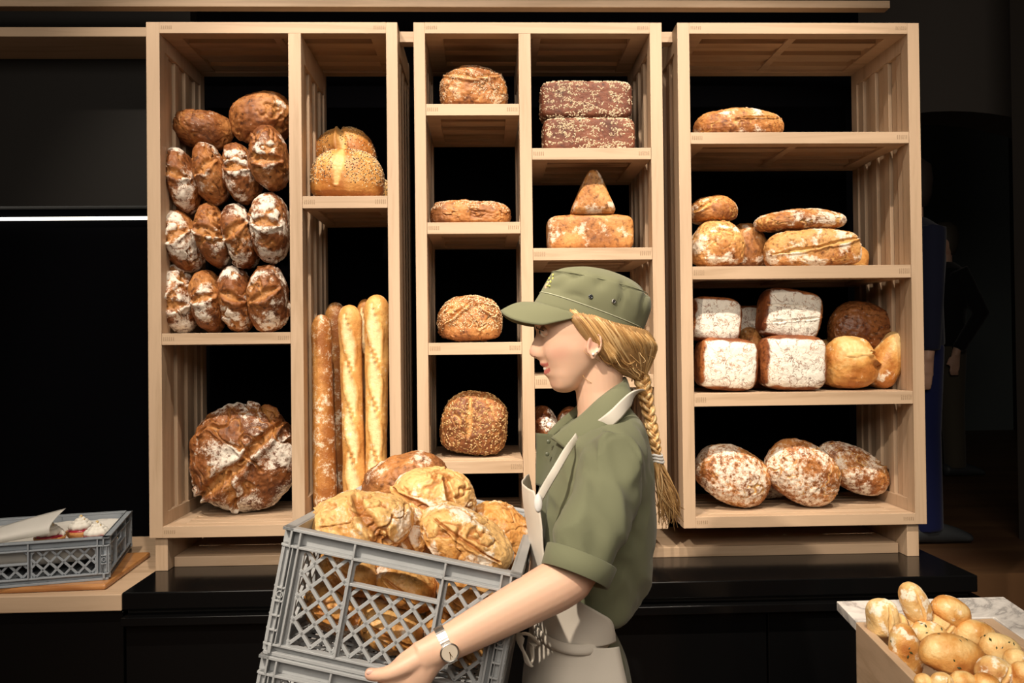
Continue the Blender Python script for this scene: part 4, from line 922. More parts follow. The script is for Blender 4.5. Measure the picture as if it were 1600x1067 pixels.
blush = .5*np.exp(-((pxs-868)/16)**2-((pys-552)/13)**2)*(pys < 600)*(pxs < 910)+.6*np.exp(-((pxs-829)/6)**2-((pys-550)/7)**2)+.4*np.exp(-((pxs-860)/6)**2-((pys-602)/6)**2)
pe, qe = topx(A, YC-.075); blush = np.clip(blush+.6*np.exp(-((pe-922)/10)**2-((qe-535)/16)**2)*(A[:, 1] < YC-.065), 0, 1)
dk = np.linalg.norm(A-H(575, 1053, -1.133), axis=1); blush = np.clip(blush+.4*np.exp(-(dk/.02)**2)+.35*np.exp(-(np.linalg.norm(A-(EL+np.array([.03, -.02, -.005])), axis=1)/.03)**2), 0, 1)
woman = empty('person', (P3(905, 1000)[0], YC, 0), 'woman in olive cap, olive shirt and cream apron carrying a grey crate of bread', 'person')
mesh('body', A, FF, SKIN, woman, smooth=True, attrs=dict(lip=lip.astype(float), blush=blush))
# eyes, teeth, lashes, brows
for s in (-1, 1):
    e_ = np.array(P3(850.3, 518.4)); e_[1] = YC+s*.0295
    b = MB(); b.sphere(e_, .0115, 14); ey = b.build('eye', EYEW, woman, smooth=True)
    b = MB(); d_ = np.array([-1, s*.12, -.12]); d_ /= np.linalg.norm(d_); b.sphere(e_+d_*.0072, .0057, 10); b.build('iris', DARKEYE, ey, smooth=True)
    la = np.array([.32, s*.80, .58]); la /= np.linalg.norm(la); l1_ = np.cross(la, [0, 0, 1]); l1_ /= np.linalg.norm(l1_); l2_ = np.cross(la, l1_)
    b = MB(); b.loft([[e_+.0124*(la*math.cos(q)+(l1_*math.cos(t)+l2_*math.sin(t))*math.sin(q)) for t in np.linspace(0, 2*math.pi, 30, endpoint=False)] for q in np.linspace(.05, 1.36, 14)], True)
    b.build('eyelid', SKIN, woman, smooth=True)
    b = MB()
    lid = [e_+np.array([-.0118*math.cos(a)*math.cos(.35), s*.0118*math.sin(a), .0118*math.cos(a)*math.sin(.35)]) for a in np.linspace(-.6, 1.25, 12)]
    b.tube(lid, .0013, 6)
    for q in lid[2:]:
        dd = (q-e_)/np.linalg.norm(q-e_); b.tube([q, q+dd*.005+np.array([-.001, 0, .0005]), q+dd*.007+np.array([-.001, 0, .004])], [.0007, .0005, .0002], 4)
    b.build('eyelashes', LASH, woman, smooth=True)
    b = MB(); b.tube([np.array(P3(841, 503))*[1, 0, 1]+[0, YC+s*.014, 0], np.array(P3(841.5, 500))*[1, 0, 1]+[0, YC+s*.03, 0], np.array(P3(850, 503))*[1, 0, 1]+[0, YC+s*.046, 0]], [.0022, .0026, .0012], 8)
    b.build('eyebrow', plain('brow_hair', (.28, .15, .07), .7), woman, smooth=True)
b = MB()
for (dx_, py, w_) in ((0, 575.2, 1), ):
    for k in range(-4, 5):
        a = k*.24; c = np.array(P3(852.2, py-4.5*a*a)); c[0] += .018*(1-math.cos(a))*1.2; c[1] = YC+.0195*math.sin(a)*1.25
        b.sphere(c, (.0042, .0040, .0056), 6)
b.build('teeth', TEETH, woman, smooth=True)
b = MB(); b.sphere(np.array([P3(918, 555)[0], YC-.0855, P3(918, 553)[2]]), .0028, 8); b.build('earring', PEARL, woman, smooth=True)
b = MB(); b.sphere(np.array([P3(923.5, 551)[0], YC-.0845, P3(923.5, 549)[2]]), .0020, 8); b.build('earring', PEARL, woman, smooth=True)

for s in (-1, 1):
    p = np.array(P3(836.5, 556.5)); p[1] = YC+s*.0075; b = MB(); b.sphere(p, (.0036, .0022, .0016), 6); b.build('nostril', plain('nostril_dark', (.22, .06, .045), .7), woman, smooth=True)

b = MB(); tn = H(578, 1050.5, -1.1425); b.sphere(tn, (.0062, .0016, .0042), 8); b.build('thumbnail', plain('nail', (.80, .52, .43), .2), woman, smooth=True)

# watch
wdir = (WR-EL)/np.linalg.norm(WR-EL); wc_ = WR*.94+EL*.06; yv = np.array([0, 1., 0]); yv -= wdir*(yv@wdir); yv /= np.linalg.norm(yv); up_ = np.cross(wdir, yv)
if up_[2] < 0: up_ = -up_
watch = empty('wristwatch', wc_, 'silver steel wristwatch with a pale round dial on the woman\'s wrist', 'watch')
ra, rb = .0278, .0222
def wp(a, off=0, al=0): return wc_+up_*(ra+off)*math.cos(a)-yv*(rb+off)*math.sin(a)+wdir*al
b = MB()
for k in range(44):
    a = 2*math.pi*k/44
    for al, ww in ((-.0052, .0022), (0, .0026), (.0052, .0022)):
        c = wp(a, .0012, al); t_ = wp(a+.01, .0012, al)-c; t_ /= np.linalg.norm(t_); n_ = np.cross(t_, wdir)
        V = [c+t_*i*.0016+wdir*j*ww+n_*l*.0012 for i in (-1, 1) for j in (-1, 1) for l in (-1, 1)]
        b.add(V, [(0, 1, 3, 2), (4, 6, 7, 5), (0, 4, 5, 1), (2, 3, 7, 6), (0, 2, 6, 4), (1, 5, 7, 3)])
b.build('bracelet', STEEL, watch)
av = 1.75; nrm = wp(av, .01)-wp(av, 0); nrm /= np.linalg.norm(nrm); dc = wp(av, .0035); u1 = np.cross(nrm, wdir)
disc = lambda r, h: [dc+nrm*h+(wdir*math.cos(t)+u1*math.sin(t))*r for t in np.linspace(0, 2*math.pi, 36, endpoint=False)]
b = MB(); b.loft([disc(.0135, -.004), disc(.0150, 0), disc(.0150, .0022), disc(.0138, .0032), disc(.0126, .0026)]); b.build('case', STEEL, watch, smooth=False)
b = MB(); b.loft([disc(.0124, .0026), disc(.0124, .0030)]); dl = b.build('dial', DIAL, watch)
b = MB()
for a, L in ((1.3, .010), (1.75, .0075)):
    d_ = wdir*math.cos(a)+u1*math.sin(a); p0 = dc+nrm*.0034
    b.tube([p0-d_*.002, p0+d_*L], .00045, 5)
b.build('watch_hand', plain('gold_hand', (.5, .33, .12), .3, 1), dl)

# shirt -------------------------------------------------------------
def trow(py, xf, xb, hw, Y=YC): return (py, xf, xb, hw)
TORSO = [(628, 925, 978, .060), (642, 908, 990, .088), (654, 894, 999, .125), (668, 880, 1004, .158), (685, 872, 1009, .178), (705, 866, 1013, .186), (730, 856, 1017, .188), (755, 844, 1019, .188), (790, 838, 1021, .185), (825, 838, 1020, .180), (860, 843, 1017, .174), (895, 850, 1013, .168),
         (922, 856, 1009, .164), (940, 862, 999, .156), (950, 875, 980, .135)]
def loftrows(rows, n=72, e=2.35, expand=0., Y0=YC):
    rg = []
    for (py, xf, xb, hw) in rows:
        xc = (xf+xb)/2; a = (xb-xf)/2; s_ = sc(Y0); rr = []
        for t in np.linspace(0, 2*math.pi, n, endpoint=False):
            c, q = math.cos(t), math.sin(t); k = (abs(c)**e+abs(q)**e)**(-1/e)
            p = P3(xc-a*c*k-expand/s_*c, py, Y0); rr.append((p[0], Y0+(hw+expand)*q*k, p[2]))
        rg.append(rr)
    return rg
def dense(rows, n): return [tuple(r) for r in spline(rows, n)]
b_t = MB(); b_t.loft(loftrows(dense(TORSO, 40)))
CAXN = np.array([-.38, -.30, -.87]); CAXN /= np.linalg.norm(CAXN); C1 = np.array(P3(898, 900, -1.080)); C0 = C1-CAXN*.034; CU = C0
def sleeve(sh, cu, s):
    b = MB(); ctr = spline([sh+np.array([.004, -s*.07, .028]), sh+np.array([0, -s*.01, .002]), sh*.62+cu*.38+np.array([.010, s*.004, 0]), cu-(CAXN if s > 0 else (cu-sh)/np.linalg.norm(cu-sh))*.045, cu+(CAXN if s > 0 else 0*cu)*.016], 22)
    T = np.gradient(ctr, axis=0); cutn = np.array([-.42, -.1, -.9]) if s > 0 else np.array([-.3, .1, -.9]); cutn /= np.linalg.norm(cutn)
    r1 = np.interp(np.linspace(0, 1, 22), [0, .2, .45, .75, 1], [.046, .060, .064, .062, .056]); r2 = np.interp(np.linspace(0, 1, 22), [0, .2, .45, .75, 1], [.052, .060, .061, .060, .056])
    b.tube(ctr, [(a, c) for a, c in zip(r1, r2)], 36, flat=(0, 1, 0)); return b
b_s = sleeve(SH+np.array([0, .012, -.012]), CU, 1); b_s2 = sleeve(SH2, np.array(P3(915, 850, -.50)), -1)
VA, FA = remesh_join([b_t, b_s, b_s2], .0055, 24, .5)
# folds
def folds(V, amp=1.):
    q = V.copy(); d = gn(np.stack([q[:, 0]*9+q[:, 2]*6, q[:, 1]*7, q[:, 2]*5-q[:, 0]*5], 1), 61); d2 = gn(np.stack([q[:, 0]*22+q[:, 2]*15, q[:, 1]*16, q[:, 2]*9-q[:, 0]*9], 1), 63)
    return (.009*d-.017*np.abs(d)+.004*d2-.006*np.abs(d2))*amp
def vnorm(V, F):
    F4 = np.array([f if len(f) == 4 else (*f, f[-1]) for f in F]); n = np.cross(V[F4[:, 2]]-V[F4[:, 0]], V[F4[:, 3]]-V[F4[:, 1]]); N = np.zeros_like(V)
    for k in range(4): np.add.at(N, F4[:, k], n)
    N /= np.linalg.norm(N, axis=1)[:, None]+1e-12; return N
NV = vnorm(VA, FA)
if (NV*(VA-VA.mean(0))).sum() < 0: NV = -NV
VA = VA+NV*folds(VA)[:, None]
# armhole seam: a groove between body and sleeve
qx, qy = topx(VA, -.965)
seam = spline([(930, 700), (938, 684), (955, 675), (975, 684), (990, 706), (1000, 738), (1001, 775), (993, 810)], 80)
dmin = np.min(np.hypot(qx[:, None]-seam[None, :, 0], qy[:, None]-seam[None, :, 1]), 1)
VA = VA-NV*(.0030*np.exp(-(dmin/2.4)**2)*(VA[:, 1] < YC-.08))[:, None]
mesh('shirt', VA, FA, OLIVE, woman, smooth=True)
# cuff band of the near sleeve
b = MB(); cax = CAXN; c0 = C0; c1 = C1
fx = np.array([.86, .0, -.42]); fx -= cax*(fx@cax); fx /= np.linalg.norm(fx); fy = np.cross(cax, fx)
def cring(c, k, r1=.0565, r2=.0565): return [c+fx*r1*k*math.cos(t)+fy*r2*k*math.sin(t) for t in np.linspace(0, 2*math.pi, 48, endpoint=False)]
b.loft([cring(c0, .93), cring(c0, 1.05), cring(c0*.97+c1*.03, 1.07), cring(c1, 1.02), cring(c1+cax*.001, .99), cring(c1, .95), cring(c0, .93)], False)
b.build('cuff', OLIVE, woman, smooth=True)
# collar leaves
def collar(s):
    inn = spline([(974, 590, 0.), (966, 598, .030), (950, 606, .050), (925, 623, .064), (900, 646, .066), (878, 663, .060), (858, 681, .046)], 34)
    out = spline([(984, 611, 0.), (982, 622, .045), (962, 640, .088), (938, 655, .112), (915, 678, .112), (900, 692, .100), (888, 701, .086)], 34)
    fold = spline([(977, 588, 0.), (970, 594, .034), (953, 602, .056), (928, 619, .071), (903, 642, .074), (880, 660, .067), (859, 680, .052)], 34)
    V = []; m_ = 12
    stand = spline([(972, 606, 0.), (964, 614, .028), (948, 622, .048), (925, 638, .060), (902, 658, .062), (884, 672, .056), (866, 686, .044)], 34)
    for i in range(34):
        S0, I0, F0, O0 = stand[i], inn[i], fold[i], out[i]
        for j in range(m_):
            v = j/(m_-1)
            if v < .3: a = v/.3; q = S0*(1-a)+I0*a
            elif v < .4: a = (v-.3)/.1; q = I0*(1-a)+F0*a
            else: a = (v-.4)/.6; q = F0*(1-a)+O0*a; q = q+np.array([0, 0, .010*math.sin(a*math.pi)])
            p = P3(q[0], q[1], YC); V.append((p[0], YC+s*q[2]*1.0, p[2]))
    F = [(i*m_+j, (i+1)*m_+j, (i+1)*m_+j+1, i*m_+j+1) for i in range(33) for j in range(m_-1)]
    o = mesh('collar', V, F, OLIVE, woman, smooth=True); t_ = o.modifiers.new('t', 'SOLIDIFY'); t_.thickness = .0022; t_.offset = 0
for s in (-1, 1): collar(s)
# open button placket, far edge
V = []; nv, nu = 22, 10
for i in range(nv):
    v = i/(nv-1); py = 678+82*v
    for j in range(nu):
        u = j/(nu-1); xf = 838+.5*math.sin(v*5); x_ = xf+(884-30*v-xf)*u; yo = .012+.05*u-.02*u*u
        p = P3(x_, py, YC); V.append((p[0], YC+.018-.10*u*(1-.2*v)+.02*math.sin(u*3.14), p[2]))
F = [(i*nu+j, (i+1)*nu+j, (i+1)*nu+j+1, i*nu+j+1) for i in range(nv-1) for j in range(nu-1)]
o = mesh('placket', V, F, OLIVE2, woman, smooth=True); t_ = o.modifiers.new('t', 'SOLIDIFY'); t_.thickness = .002
for (x_, y_) in ((855, 687), (853, 706)):
    p = np.array(P3(x_, y_, YC)); p[1] = YC-.034; b = MB(); b.sphere(p, (.0042, .0018, .0042), 8); b.build('button', plain('olive_button', (.10, .11, .07), .3), woman, smooth=True)

# apron -------------------------------------------------------------
def apron_sheet(rows, hwtab, n=40, nrow=60, name='apron'):
    R_ = spline(rows, nrow); V = []
    for (py, xf, xe, xc, hw) in R_:
        te = math.acos(max(-1, min(1, (xc-xe)/(xc-xf))))
        for t in np.linspace(-te, te, n):
            k_ = (abs(math.cos(t))**2.25+abs(math.sin(t))**2.25)**(-1/2.25); x_ = xc-(xc-xf)*math.cos(t)*k_; p = P3(x_, py, YC); V.append((p[0], YC+hw*math.sin(t)*k_, p[2]))
    V = np.array(V); F = [(i*n+j, i*n+j+1, (i+1)*n+j+1, (i+1)*n+j) for i in range(nrow-1) for j in range(n-1)]
    return V, F
V, F = apron_sheet([(753, 816, 832, 925, .190), (775, 817, 838, 925, .196), (800, 820, 842, 925, .198), (840, 826, 846, 925, .196), (868, 829, 854, 925, .190), (890, 829, 880, 922, .182), (910, 829, 914, 914, .176), (925, 830, 934, 908, .172), (945, 831, 941, 905, .170), (963, 832, 944, 903, .168)], None)
N_ = vnorm(V, F); V = V+N_*(.004*gn(np.stack([V[:, 0]*8, V[:, 1]*14, V[:, 2]*6], 1), 3))[:, None]
ap = mesh('apron', V, F, CREAM, woman, smooth=True); t_ = ap.modifiers.new('t', 'SOLIDIFY'); t_.thickness = .002
V, F = apron_sheet([(963, 831, 946, 915, .172), (990, 827, 951, 918, .180), (1020, 822, 957, 920, .190), (1060, 817, 964, 922, .198), (1130, 813, 972, 922, .205), (1250, 810, 977, 920, .208), (1400, 808, 972, 915, .205), (1560, 806, 962, 910, .20)], None, nrow=90)
N_ = vnorm(V, F); dn = np.clip((1.0-V[:, 2])*3, 0, 1); V = V+N_*((.006*gn(np.stack([V[:, 0]*16, V[:, 1]*22, V[:, 2]*2.5], 1), 5)-.004*np.abs(gn(np.stack([V[:, 0]*12, V[:, 1]*26, V[:, 2]*2], 1), 8)))*(.4+dn))[:, None]
o = mesh('apron_skirt', V, F, CREAM, woman, smooth=True); t_ = o.modifiers.new('t', 'SOLIDIFY'); t_.thickness = .002
b = MB(); rg = loftrows([(958, 830, 952, .170), (959, 828, 955, .175), (967, 827, 956, .177), (972, 828, 955, .176), (972, 833, 951, .168)], 72, 2.1)
b.loft(rg, False); o = b.build('apron_tie', CREAM, woman, smooth=True)
def ribbon(pts, wd, name, mat, flat):
    b = MB(); b.tube(spline(pts, 36), [(wd, .0012)]*36, 8, flat=flat); return b.build(name, mat, woman, smooth=True)
def PY(px, py, Y): return np.array(P3(px, py, Y))
ribbon([PY(841, 782, -.972), PY(852, 762, -.975), PY(868, 735, -.975), PY(887, 703, -.945), PY(902, 682, -.905)], .0075, 'neck_strap', CREAM, (0, 1, .2))
ribbon([PY(930, 672, -.885), PY(946, 661, -.912), PY(962, 648, -.915), PY(977, 632, -.893), PY(991, 618, -.855), PY(999, 611, -.80), PY(991, 613, -.745)], .013, 'neck_strap', CREAM, (.25, 1, .3))
b = MB(); c = PY(841, 786, -.978); b.loft([[c+np.array([math.cos(t)*r*.6, y_, math.sin(t)*r*1.35]) for t in np.linspace(0, 2*math.pi, 24, endpoint=False)] for r, y_ in ((.0115, .003), (.0125, -.001), (.0095, -.004))]); b.build('strap_buckle', WHITE, woman, smooth=True)
b = MB(); lp = spline([PY(840, 1004, -.97), PY(828, 992, -.985), PY(815, 991, -.992), PY(812, 1004, -.99), PY(820, 1022, -.985), PY(826, 1038, -.98), PY(832, 1030, -.975), PY(831, 1010, -.972), PY(838, 1006, -.968)], 60)
b.tube(lp, [(.0085+.003*math.sin(i*.4), .0025) for i in range(60)], 10, flat=(.6, .3, .6)); b.build('tie_bow', CREAM, woman, smooth=True)
# trousers and shoes
b1 = MB(); b1.loft(loftrows(dense([(930, 868, 945, .115), (960, 852, 947, .132), (985, 848, 960, .145), (1020, 844, 976, .152), (1067, 842, 985, .158), (1110, 842, 990, .160), (1160, 845, 986, .160), (1200, 850, 980, .155)], 20), 48))
bs = [b1]; x0 = P3(905, 1100)[0]
for s in (-1, 1):
    hy = YC+s*.088; b = MB(); b.tube([(x0+.004, hy, .93), (x0, hy, .80), (x0-.006, hy, .62), (x0-.006, hy, .48), (x0+.006, hy, .30), (x0+.012, hy, .08)], [(.075, .08), (.080, .084), (.075, .08), (.070, .070), (.066, .066), (.062, .06)], 28, flat=(0, 1, 0)); bs.append(b)
V, F = remesh_join(bs, .008, 8, .5); mesh('trousers', V, F, OLIVE2, woman, smooth=True)
for s in (-1, 1):
    hy = YC+s*.088; b = MB(); b.tube(spline([(x0+.055, hy, .035), (x0+.02, hy, .055), (x0-.05, hy, .05), (x0-.13, hy, .036), (x0-.185, hy, .026)], 18), [(q, .035+.01*math.sin(i/17*3)) for i, q in enumerate(np.interp(np.linspace(0, 1, 18), [0, .2, .5, .8, 1], [.030, .052, .048, .033, .022]))], 20, flat=(0, 1, 0))
    o = b.build('shoe', plain('black_shoe', (.015, .014, .013), .4), woman, smooth=True)

# hair, braid -------------------------------------------------------
rs = np.random.RandomState(5)
BR = np.array([P3(999, 586)[0], YC, P3(999, 586)[2]])
def bez(p, n):
    t = np.linspace(0, 1, n)[:, None]; a, b_, c, d = p; return a*(1-t)**3+3*b_*t*(1-t)**2+3*c*t*t*(1-t)+d*t**3
b = MB(); bu = MB()
def lock(u, s, lift, r, dest, n=14):
    # u 0 at the temple .. 1 at the back of the head
    px = 889+u*112; py = 490+u*30+max(0, .25-u)*20
    hw = .080*math.sqrt(max(0, 1-((px-905)/104)**2)) if px > 905 else .079
    p0 = np.array(P3(px, py)); p0[1] = YC+s*(hw*.98+lift*.4+.002)
    mx = px+34*(1-u)+8*u; my = 560-26*u+lift*500*(.5 if u < .4 else -.3)
    hw2 = .080*math.sqrt(max(.02, 1-(abs(mx-905)/106)**2))
    p1 = np.array(P3(px+14*(1-u)+12, py+26-4*u)); p1[1] = YC+s*(hw+.010+lift)
    p2 = np.array(P3(mx+10, my+8)); p2[1] = YC+s*(hw2*.75+lift)
    q = bez((p0, p1, p2, dest), n); rr = r*(.55+.9*np.sin(np.linspace(.15, 1, n)*math.pi*.85)); return q, rr
for k in range(30):
    u = k/29; 
    for s in (-1, 1):
        q, rr = lock(u, s, -.009, .0105, BR+np.array([0, s*.004, 0])); bu.tube(q, rr, 8)
for k in range(800):
    u = rs.rand()**.9; s = -1 if rs.rand() < .72 else 1
    q, rr = lock(u, s, .0065+rs.normal()*.0022, .0014, BR+rs.normal(size=3)*np.array([.005, .006, .006])); q = q+np.array([1, 0, 0])*(np.sin(np.linspace(0, 1, len(q))*math.pi)*.011*u**2)[:, None]; q = q+(np.sin(np.linspace(0, 6, len(q))+rs.rand()*6)*.0012)[:, None]*rs.normal(size=3)
    b.tube(q, rr, 5)
# strands over the temple and round the ear
for k in range(70):
    e0 = np.array(P3(884+rs.rand()*22, 486+rs.rand()*10)); e0[1] = YC-.079
    e1_ = np.array(P3(898+rs.rand()*14, 503+rs.rand()*9)); e1_[1] = YC-.086-rs.rand()*.003
    e2_ = np.array(P3(922+rs.rand()*12, 515+rs.rand()*9)); e2_[1] = YC-.088
    e3_ = np.array(P3(946+rs.rand()*14, 552+rs.rand()*16)); e3_[1] = YC-.072
    b.tube(bez((e0, e1_, e2_, e3_), 12), .0011+.0006*rs.rand(), 5)
for k in range(16):   # loose wisps
    p = np.array(P3(905+rs.rand()*95, 525+rs.rand()*60)); p[1] = YC-.075*rs.rand()-.01
    b.tube(bez((p, p+rs.normal(size=3)*.004+[.004, 0, -.008], p+rs.normal(size=3)*.006+[.010, 0, -.016], p+rs.normal(size=3)*.008+[.018, 0, -.026]), 8), .0005, 4)
for k in range(14):   # nape wisps
    p = np.array(P3(930+rs.rand()*35, 552+rs.rand()*14)); p[1] = YC-.058-.012*rs.rand()
    b.tube(bez((p, p+np.array([.006, 0, -.012]), p+np.array([.018, .006, -.022]), p+np.array([.034, .02, -.02])+rs.normal(size=3)*.004), 8), .0007, 4)
HAIRB = plain('blond_hair_base', (.46, .26, .10), .55, noise=.4, nscale=90); hair = bu.build('hair', HAIRB, woman, smooth=True); b.build('hair_strands', HAIRM, hair, smooth=True)
# braid: three plaited locks, each of fine fibres
path = spline([(1000, 580, YC), (1006, 604, YC-.004), (1011, 632, YC-.010), (1017, 662, YC-.016), (1023, 690, YC-.020), (1026, 713, YC-.022)], 120)
path = np.array([P3(a, c, y) for a, c, y in path]); T = np.gradient(path, axis=0); T /= np.linalg.norm(T, axis=1)[:, None]
b = MB(); side = np.cross(T, [0, 1, 0]); side /= np.linalg.norm(side, axis=1)[:, None]
for k in range(3):
    ph = k*2*math.pi/3; tt = np.linspace(0, 2*math.pi*3.6, 120)+ph; amp = np.interp(np.linspace(0, 1, 120), [0, .1, 1], [.006, .0105, .0065])
    ctr = path+side*(amp*np.sin(tt))[:, None]+np.array([0, 1, 0])*(amp*.62*np.sin(2*tt))[:, None]
    rr = np.interp(np.linspace(0, 1, 120), [0, .1, 1], [.008, .0088, .0052])
    for f in range(9):
        a = 2*math.pi*f/9; off = side*(rr*.55*math.cos(a)*np.ones(120)*np.cos(tt*.5)-0)[:, None]+np.array([0, 1, 0])*(rr*.6*math.sin(a))[:, None]+T*(rr*.4*math.cos(a))[:, None]
        b.tube(ctr+off, rr*.42, 6)
braid = b.build('braid', HAIRM, woman, smooth=True)
b = MB(); tc = path[-1]
for k in range(3):
    c = tc+np.array([.0015*k, 0, .002-.006*k]); b.tube([c+np.array([math.cos(t)*.010, math.sin(t)*.009, .0015*math.sin(t*2)]) for t in np.linspace(0, 2*math.pi, 20)], .0028, 8)
b.build('hair_tie', WHITE, braid, smooth=True)
b = MB()
for k in range(240):
    a = rs.rand(); r3 = rs.normal(size=3)
    e = np.array(P3(1032+30*a+rs.normal()*3, 795-2*a+abs(rs.normal())*12, YC-.03)); 
    if k % 9 == 0: e = e+rs.normal(size=3)*.012
    m1 = tc+np.array([.004+.012*rs.normal()*.6, .006*r3[1], -.045]); m2 = np.array(P3(1041+13*rs.normal(), 762+8*rs.rand(), YC-.03+.012*r3[2])); 
    q = bez((tc+r3*.003, m1, m2, e), 14); b.tube(q, np.linspace(.0017, .0005, 14)*(.7+.6*rs.rand()), 5)
b.build('braid_tail', HAIRM, braid, smooth=True)

# cap ---------------------------------------------------------------
cap = empty('cap', P3(920, 500), 'olive green cotton cap with flat top and short brim on the woman\'s head', 'cap')
CAPR = [(834.5, 474, 994, 530, .0815), (835.5, 471, 996, 528, .0830), (840, 464, 1001, 522, .0835), (844, 457, 1004, 516, .0830), (844.5, 456.5, 1004.5, 515, .0845), (848, 449, 1010, 503, .0860), (854, 437, 1015, 486, .0865), (860, 427, 1014, 468, .0840), (863, 424.5, 1009, 460, .0815), (868, 422.5, 1000, 450, .0760), (882, 419, 984, 438, .058), (905, 417, 958, 426, .030), (925, 417.5, 935, 419.5, .005)]
def capring(row, n=96, grow=0.):
    x0, y0, x1, y1, hw = row; F_, B_ = np.array(P3(x0, y0)), np.array(P3(x1, y1)); C_ = (F_+B_)/2; D_ = (F_-B_)/2; ln = np.linalg.norm(D_)
    out = []
    for t in np.linspace(0, 2*math.pi, n, endpoint=False):
        c, s = math.cos(t), math.sin(t); e = 2.25; k = (abs(c)**e+abs(s)**e)**(-1/e); out.append(C_+D_*(1+grow/ln)*c*k+np.array([0, 1, 0])*(hw+grow)*s*k)
    return out
def dense_cap(rows, n): return [tuple(r) for r in spline(rows, n)]
rws = dense_cap(CAPR[4:], 34); rg = np.array([capring(r) for r in rws]); nr = len(rg)
V = rg.reshape(-1, 3); F = [(i*96+j, i*96+(j+1) % 96, (i+1)*96+(j+1) % 96, (i+1)*96+j) for i in range(nr-1) for j in range(96)]+[tuple((nr-1)*96+j for j in range(96))]
cc = np.array(P3(920, 470)); Nn = V-cc; Nn /= np.linalg.norm(Nn, axis=1)[:, None]
hh = np.repeat(np.linspace(0, 1, nr), 96); dd = gn(np.stack([V[:, 0]*18+V[:, 2]*8, V[:, 1]*14, V[:, 2]*22-V[:, 0]*14], 1), 4); dd2 = gn(V*34, 9)
V = V+Nn*((-.0055*np.exp(-(dd/.18)**2)+.0035*dd+.0012*dd2)*np.sin(np.clip(hh*1.35, 0, 1)*math.pi))[:, None]
crown = mesh('crown', V, F, HAT, cap, smooth=True)
b = MB(); rr_ = [capring(r) for r in dense_cap(CAPR[:4], 8)]; inner = [capring(r, grow=-.003) for r in dense_cap(CAPR[:4], 8)][::-1]
b.loft(rr_+inner, False); b.build('band', HAT, cap, smooth=True)
b = MB(); b.tube(capring((844, 457, 1004, 516, .0838))+[capring((844, 457, 1004, 516, .0838))[0]], .0011, 6); b.build('seam', THREAD, cap, smooth=True)
b = MB(); q = capring((862.5, 425, 1010, 461, .0820)); b.tube(q+[q[0]], .0009, 6); b.build('seam', HAT, cap, smooth=True)
# brim
nb = 49; mrow = 14; V = []
for i in range(nb):
    u = -1+2*i/(nb-1); a = abs(u)
    inn = capring((834.5, 473.5, 994, 529, .083), 360)[int(round(u*66)) % 360]
    xo = 783+(893-783)*(1-math.cos(a*math.pi/2))**1.05; yo = 486+24*math.sin(min(1, a*1.25)*math.pi/2)**1.3-11*max(0, a-.72)/.28
    po = np.array(P3(xo, yo)); po[1] = YC+math.copysign(.082*math.sin(a*math.pi/2)**.9, u) if u else YC
    for j in range(mrow):
        v = j/(mrow-1); p = inn*(1-v)+po*v; p = p+np.array([0, 0, .007*math.sin(v*math.pi)*(1-a*.6)]); V.append(p)
F = [(i*mrow+j, (i+1)*mrow+j, (i+1)*mrow+j+1, i*mrow+j+1) for i in range(nb-1) for j in range(mrow-1)]
o = mesh('brim', V, F, HAT, cap, smooth=True); t_ = o.modifiers.new('t', 'SOLIDIFY'); t_.thickness = .004; t_.offset = 0
def capsurf(px, py, out=.001):
    """point of the near side of the crown seen at that pixel, found on the crown's own mesh"""
    A_ = np.array([v.co for v in crown.data.vertices])+np.array(cap.location); d = A_-CAM; z = d@AX[2]; x = 800+FPX*(d@AX[0])/z; y = 533.5-FPX*(d@AX[1])/z
    ok = (A_[:, 1] < YC+.0); k = np.argmin(np.hypot(x-px, y-py)+1e6*(~ok)); n = A_[k]-cc; n[1] *= 1.4; n /= np.linalg.norm(n); return A_[k]+n*out, n
for i, (x_, y_) in enumerate(((921, 461), (958, 472))):
    p, n = capsurf(x_, y_); t1_ = np.cross(n, [0, 0, 1]); t1_ /= np.linalg.norm(t1_); t2_ = np.cross(n, t1_); b = MB()
    b.tube([p+(t1_*math.cos(t)+t2_*math.sin(t))*.0032 for t in np.linspace(0, 2*math.pi, 20)], .0012, 8)
    e = b.build('eyelet', plain('gunmetal', (.10, .11, .12), .3, 1.) if i == 0 else STEEL, cap, smooth=True)
    b = MB(); b.sphere(p-n*.0005, .0026, 6); b.build('eyelet_hole', plain('black_hole', (.01, .01, .01), .8), e, smooth=True)
b = MB()   # small embroidered wheat-ear emblem
for (x_, y_, a) in ((860, 434, 60), (864.5, 436, 20), (857, 440, 95), (862, 441, 40), (859, 446, 75), (855.5, 447, 110), (864.5, 430.5, 50)):
    p, n = capsurf(x_, y_, .0012); t1_ = np.cross([0, 1., 0], n); t1_ /= np.linalg.norm(t1_); t2_ = np.cross(n, t1_); d_ = t1_*math.cos(R(a))+t2_*math.sin(R(a)); b.tube([p-d_*.0035, p, p+d_*.0035], [.0006, .0019, .0005], 6)
b.build('emblem', plain('yellow_green_thread', (.66, .64, .16), .7), cap, smooth=True)
b = MB(); b.tube(spline([PY(996, 521, -.835), PY(1003, 519, -.815), PY(1004, 520, -.79)], 10), [(.006, .002)]*10, 8, flat=(1, .3, 0)); b.build('adjuster_strap', HAT, cap, smooth=True)

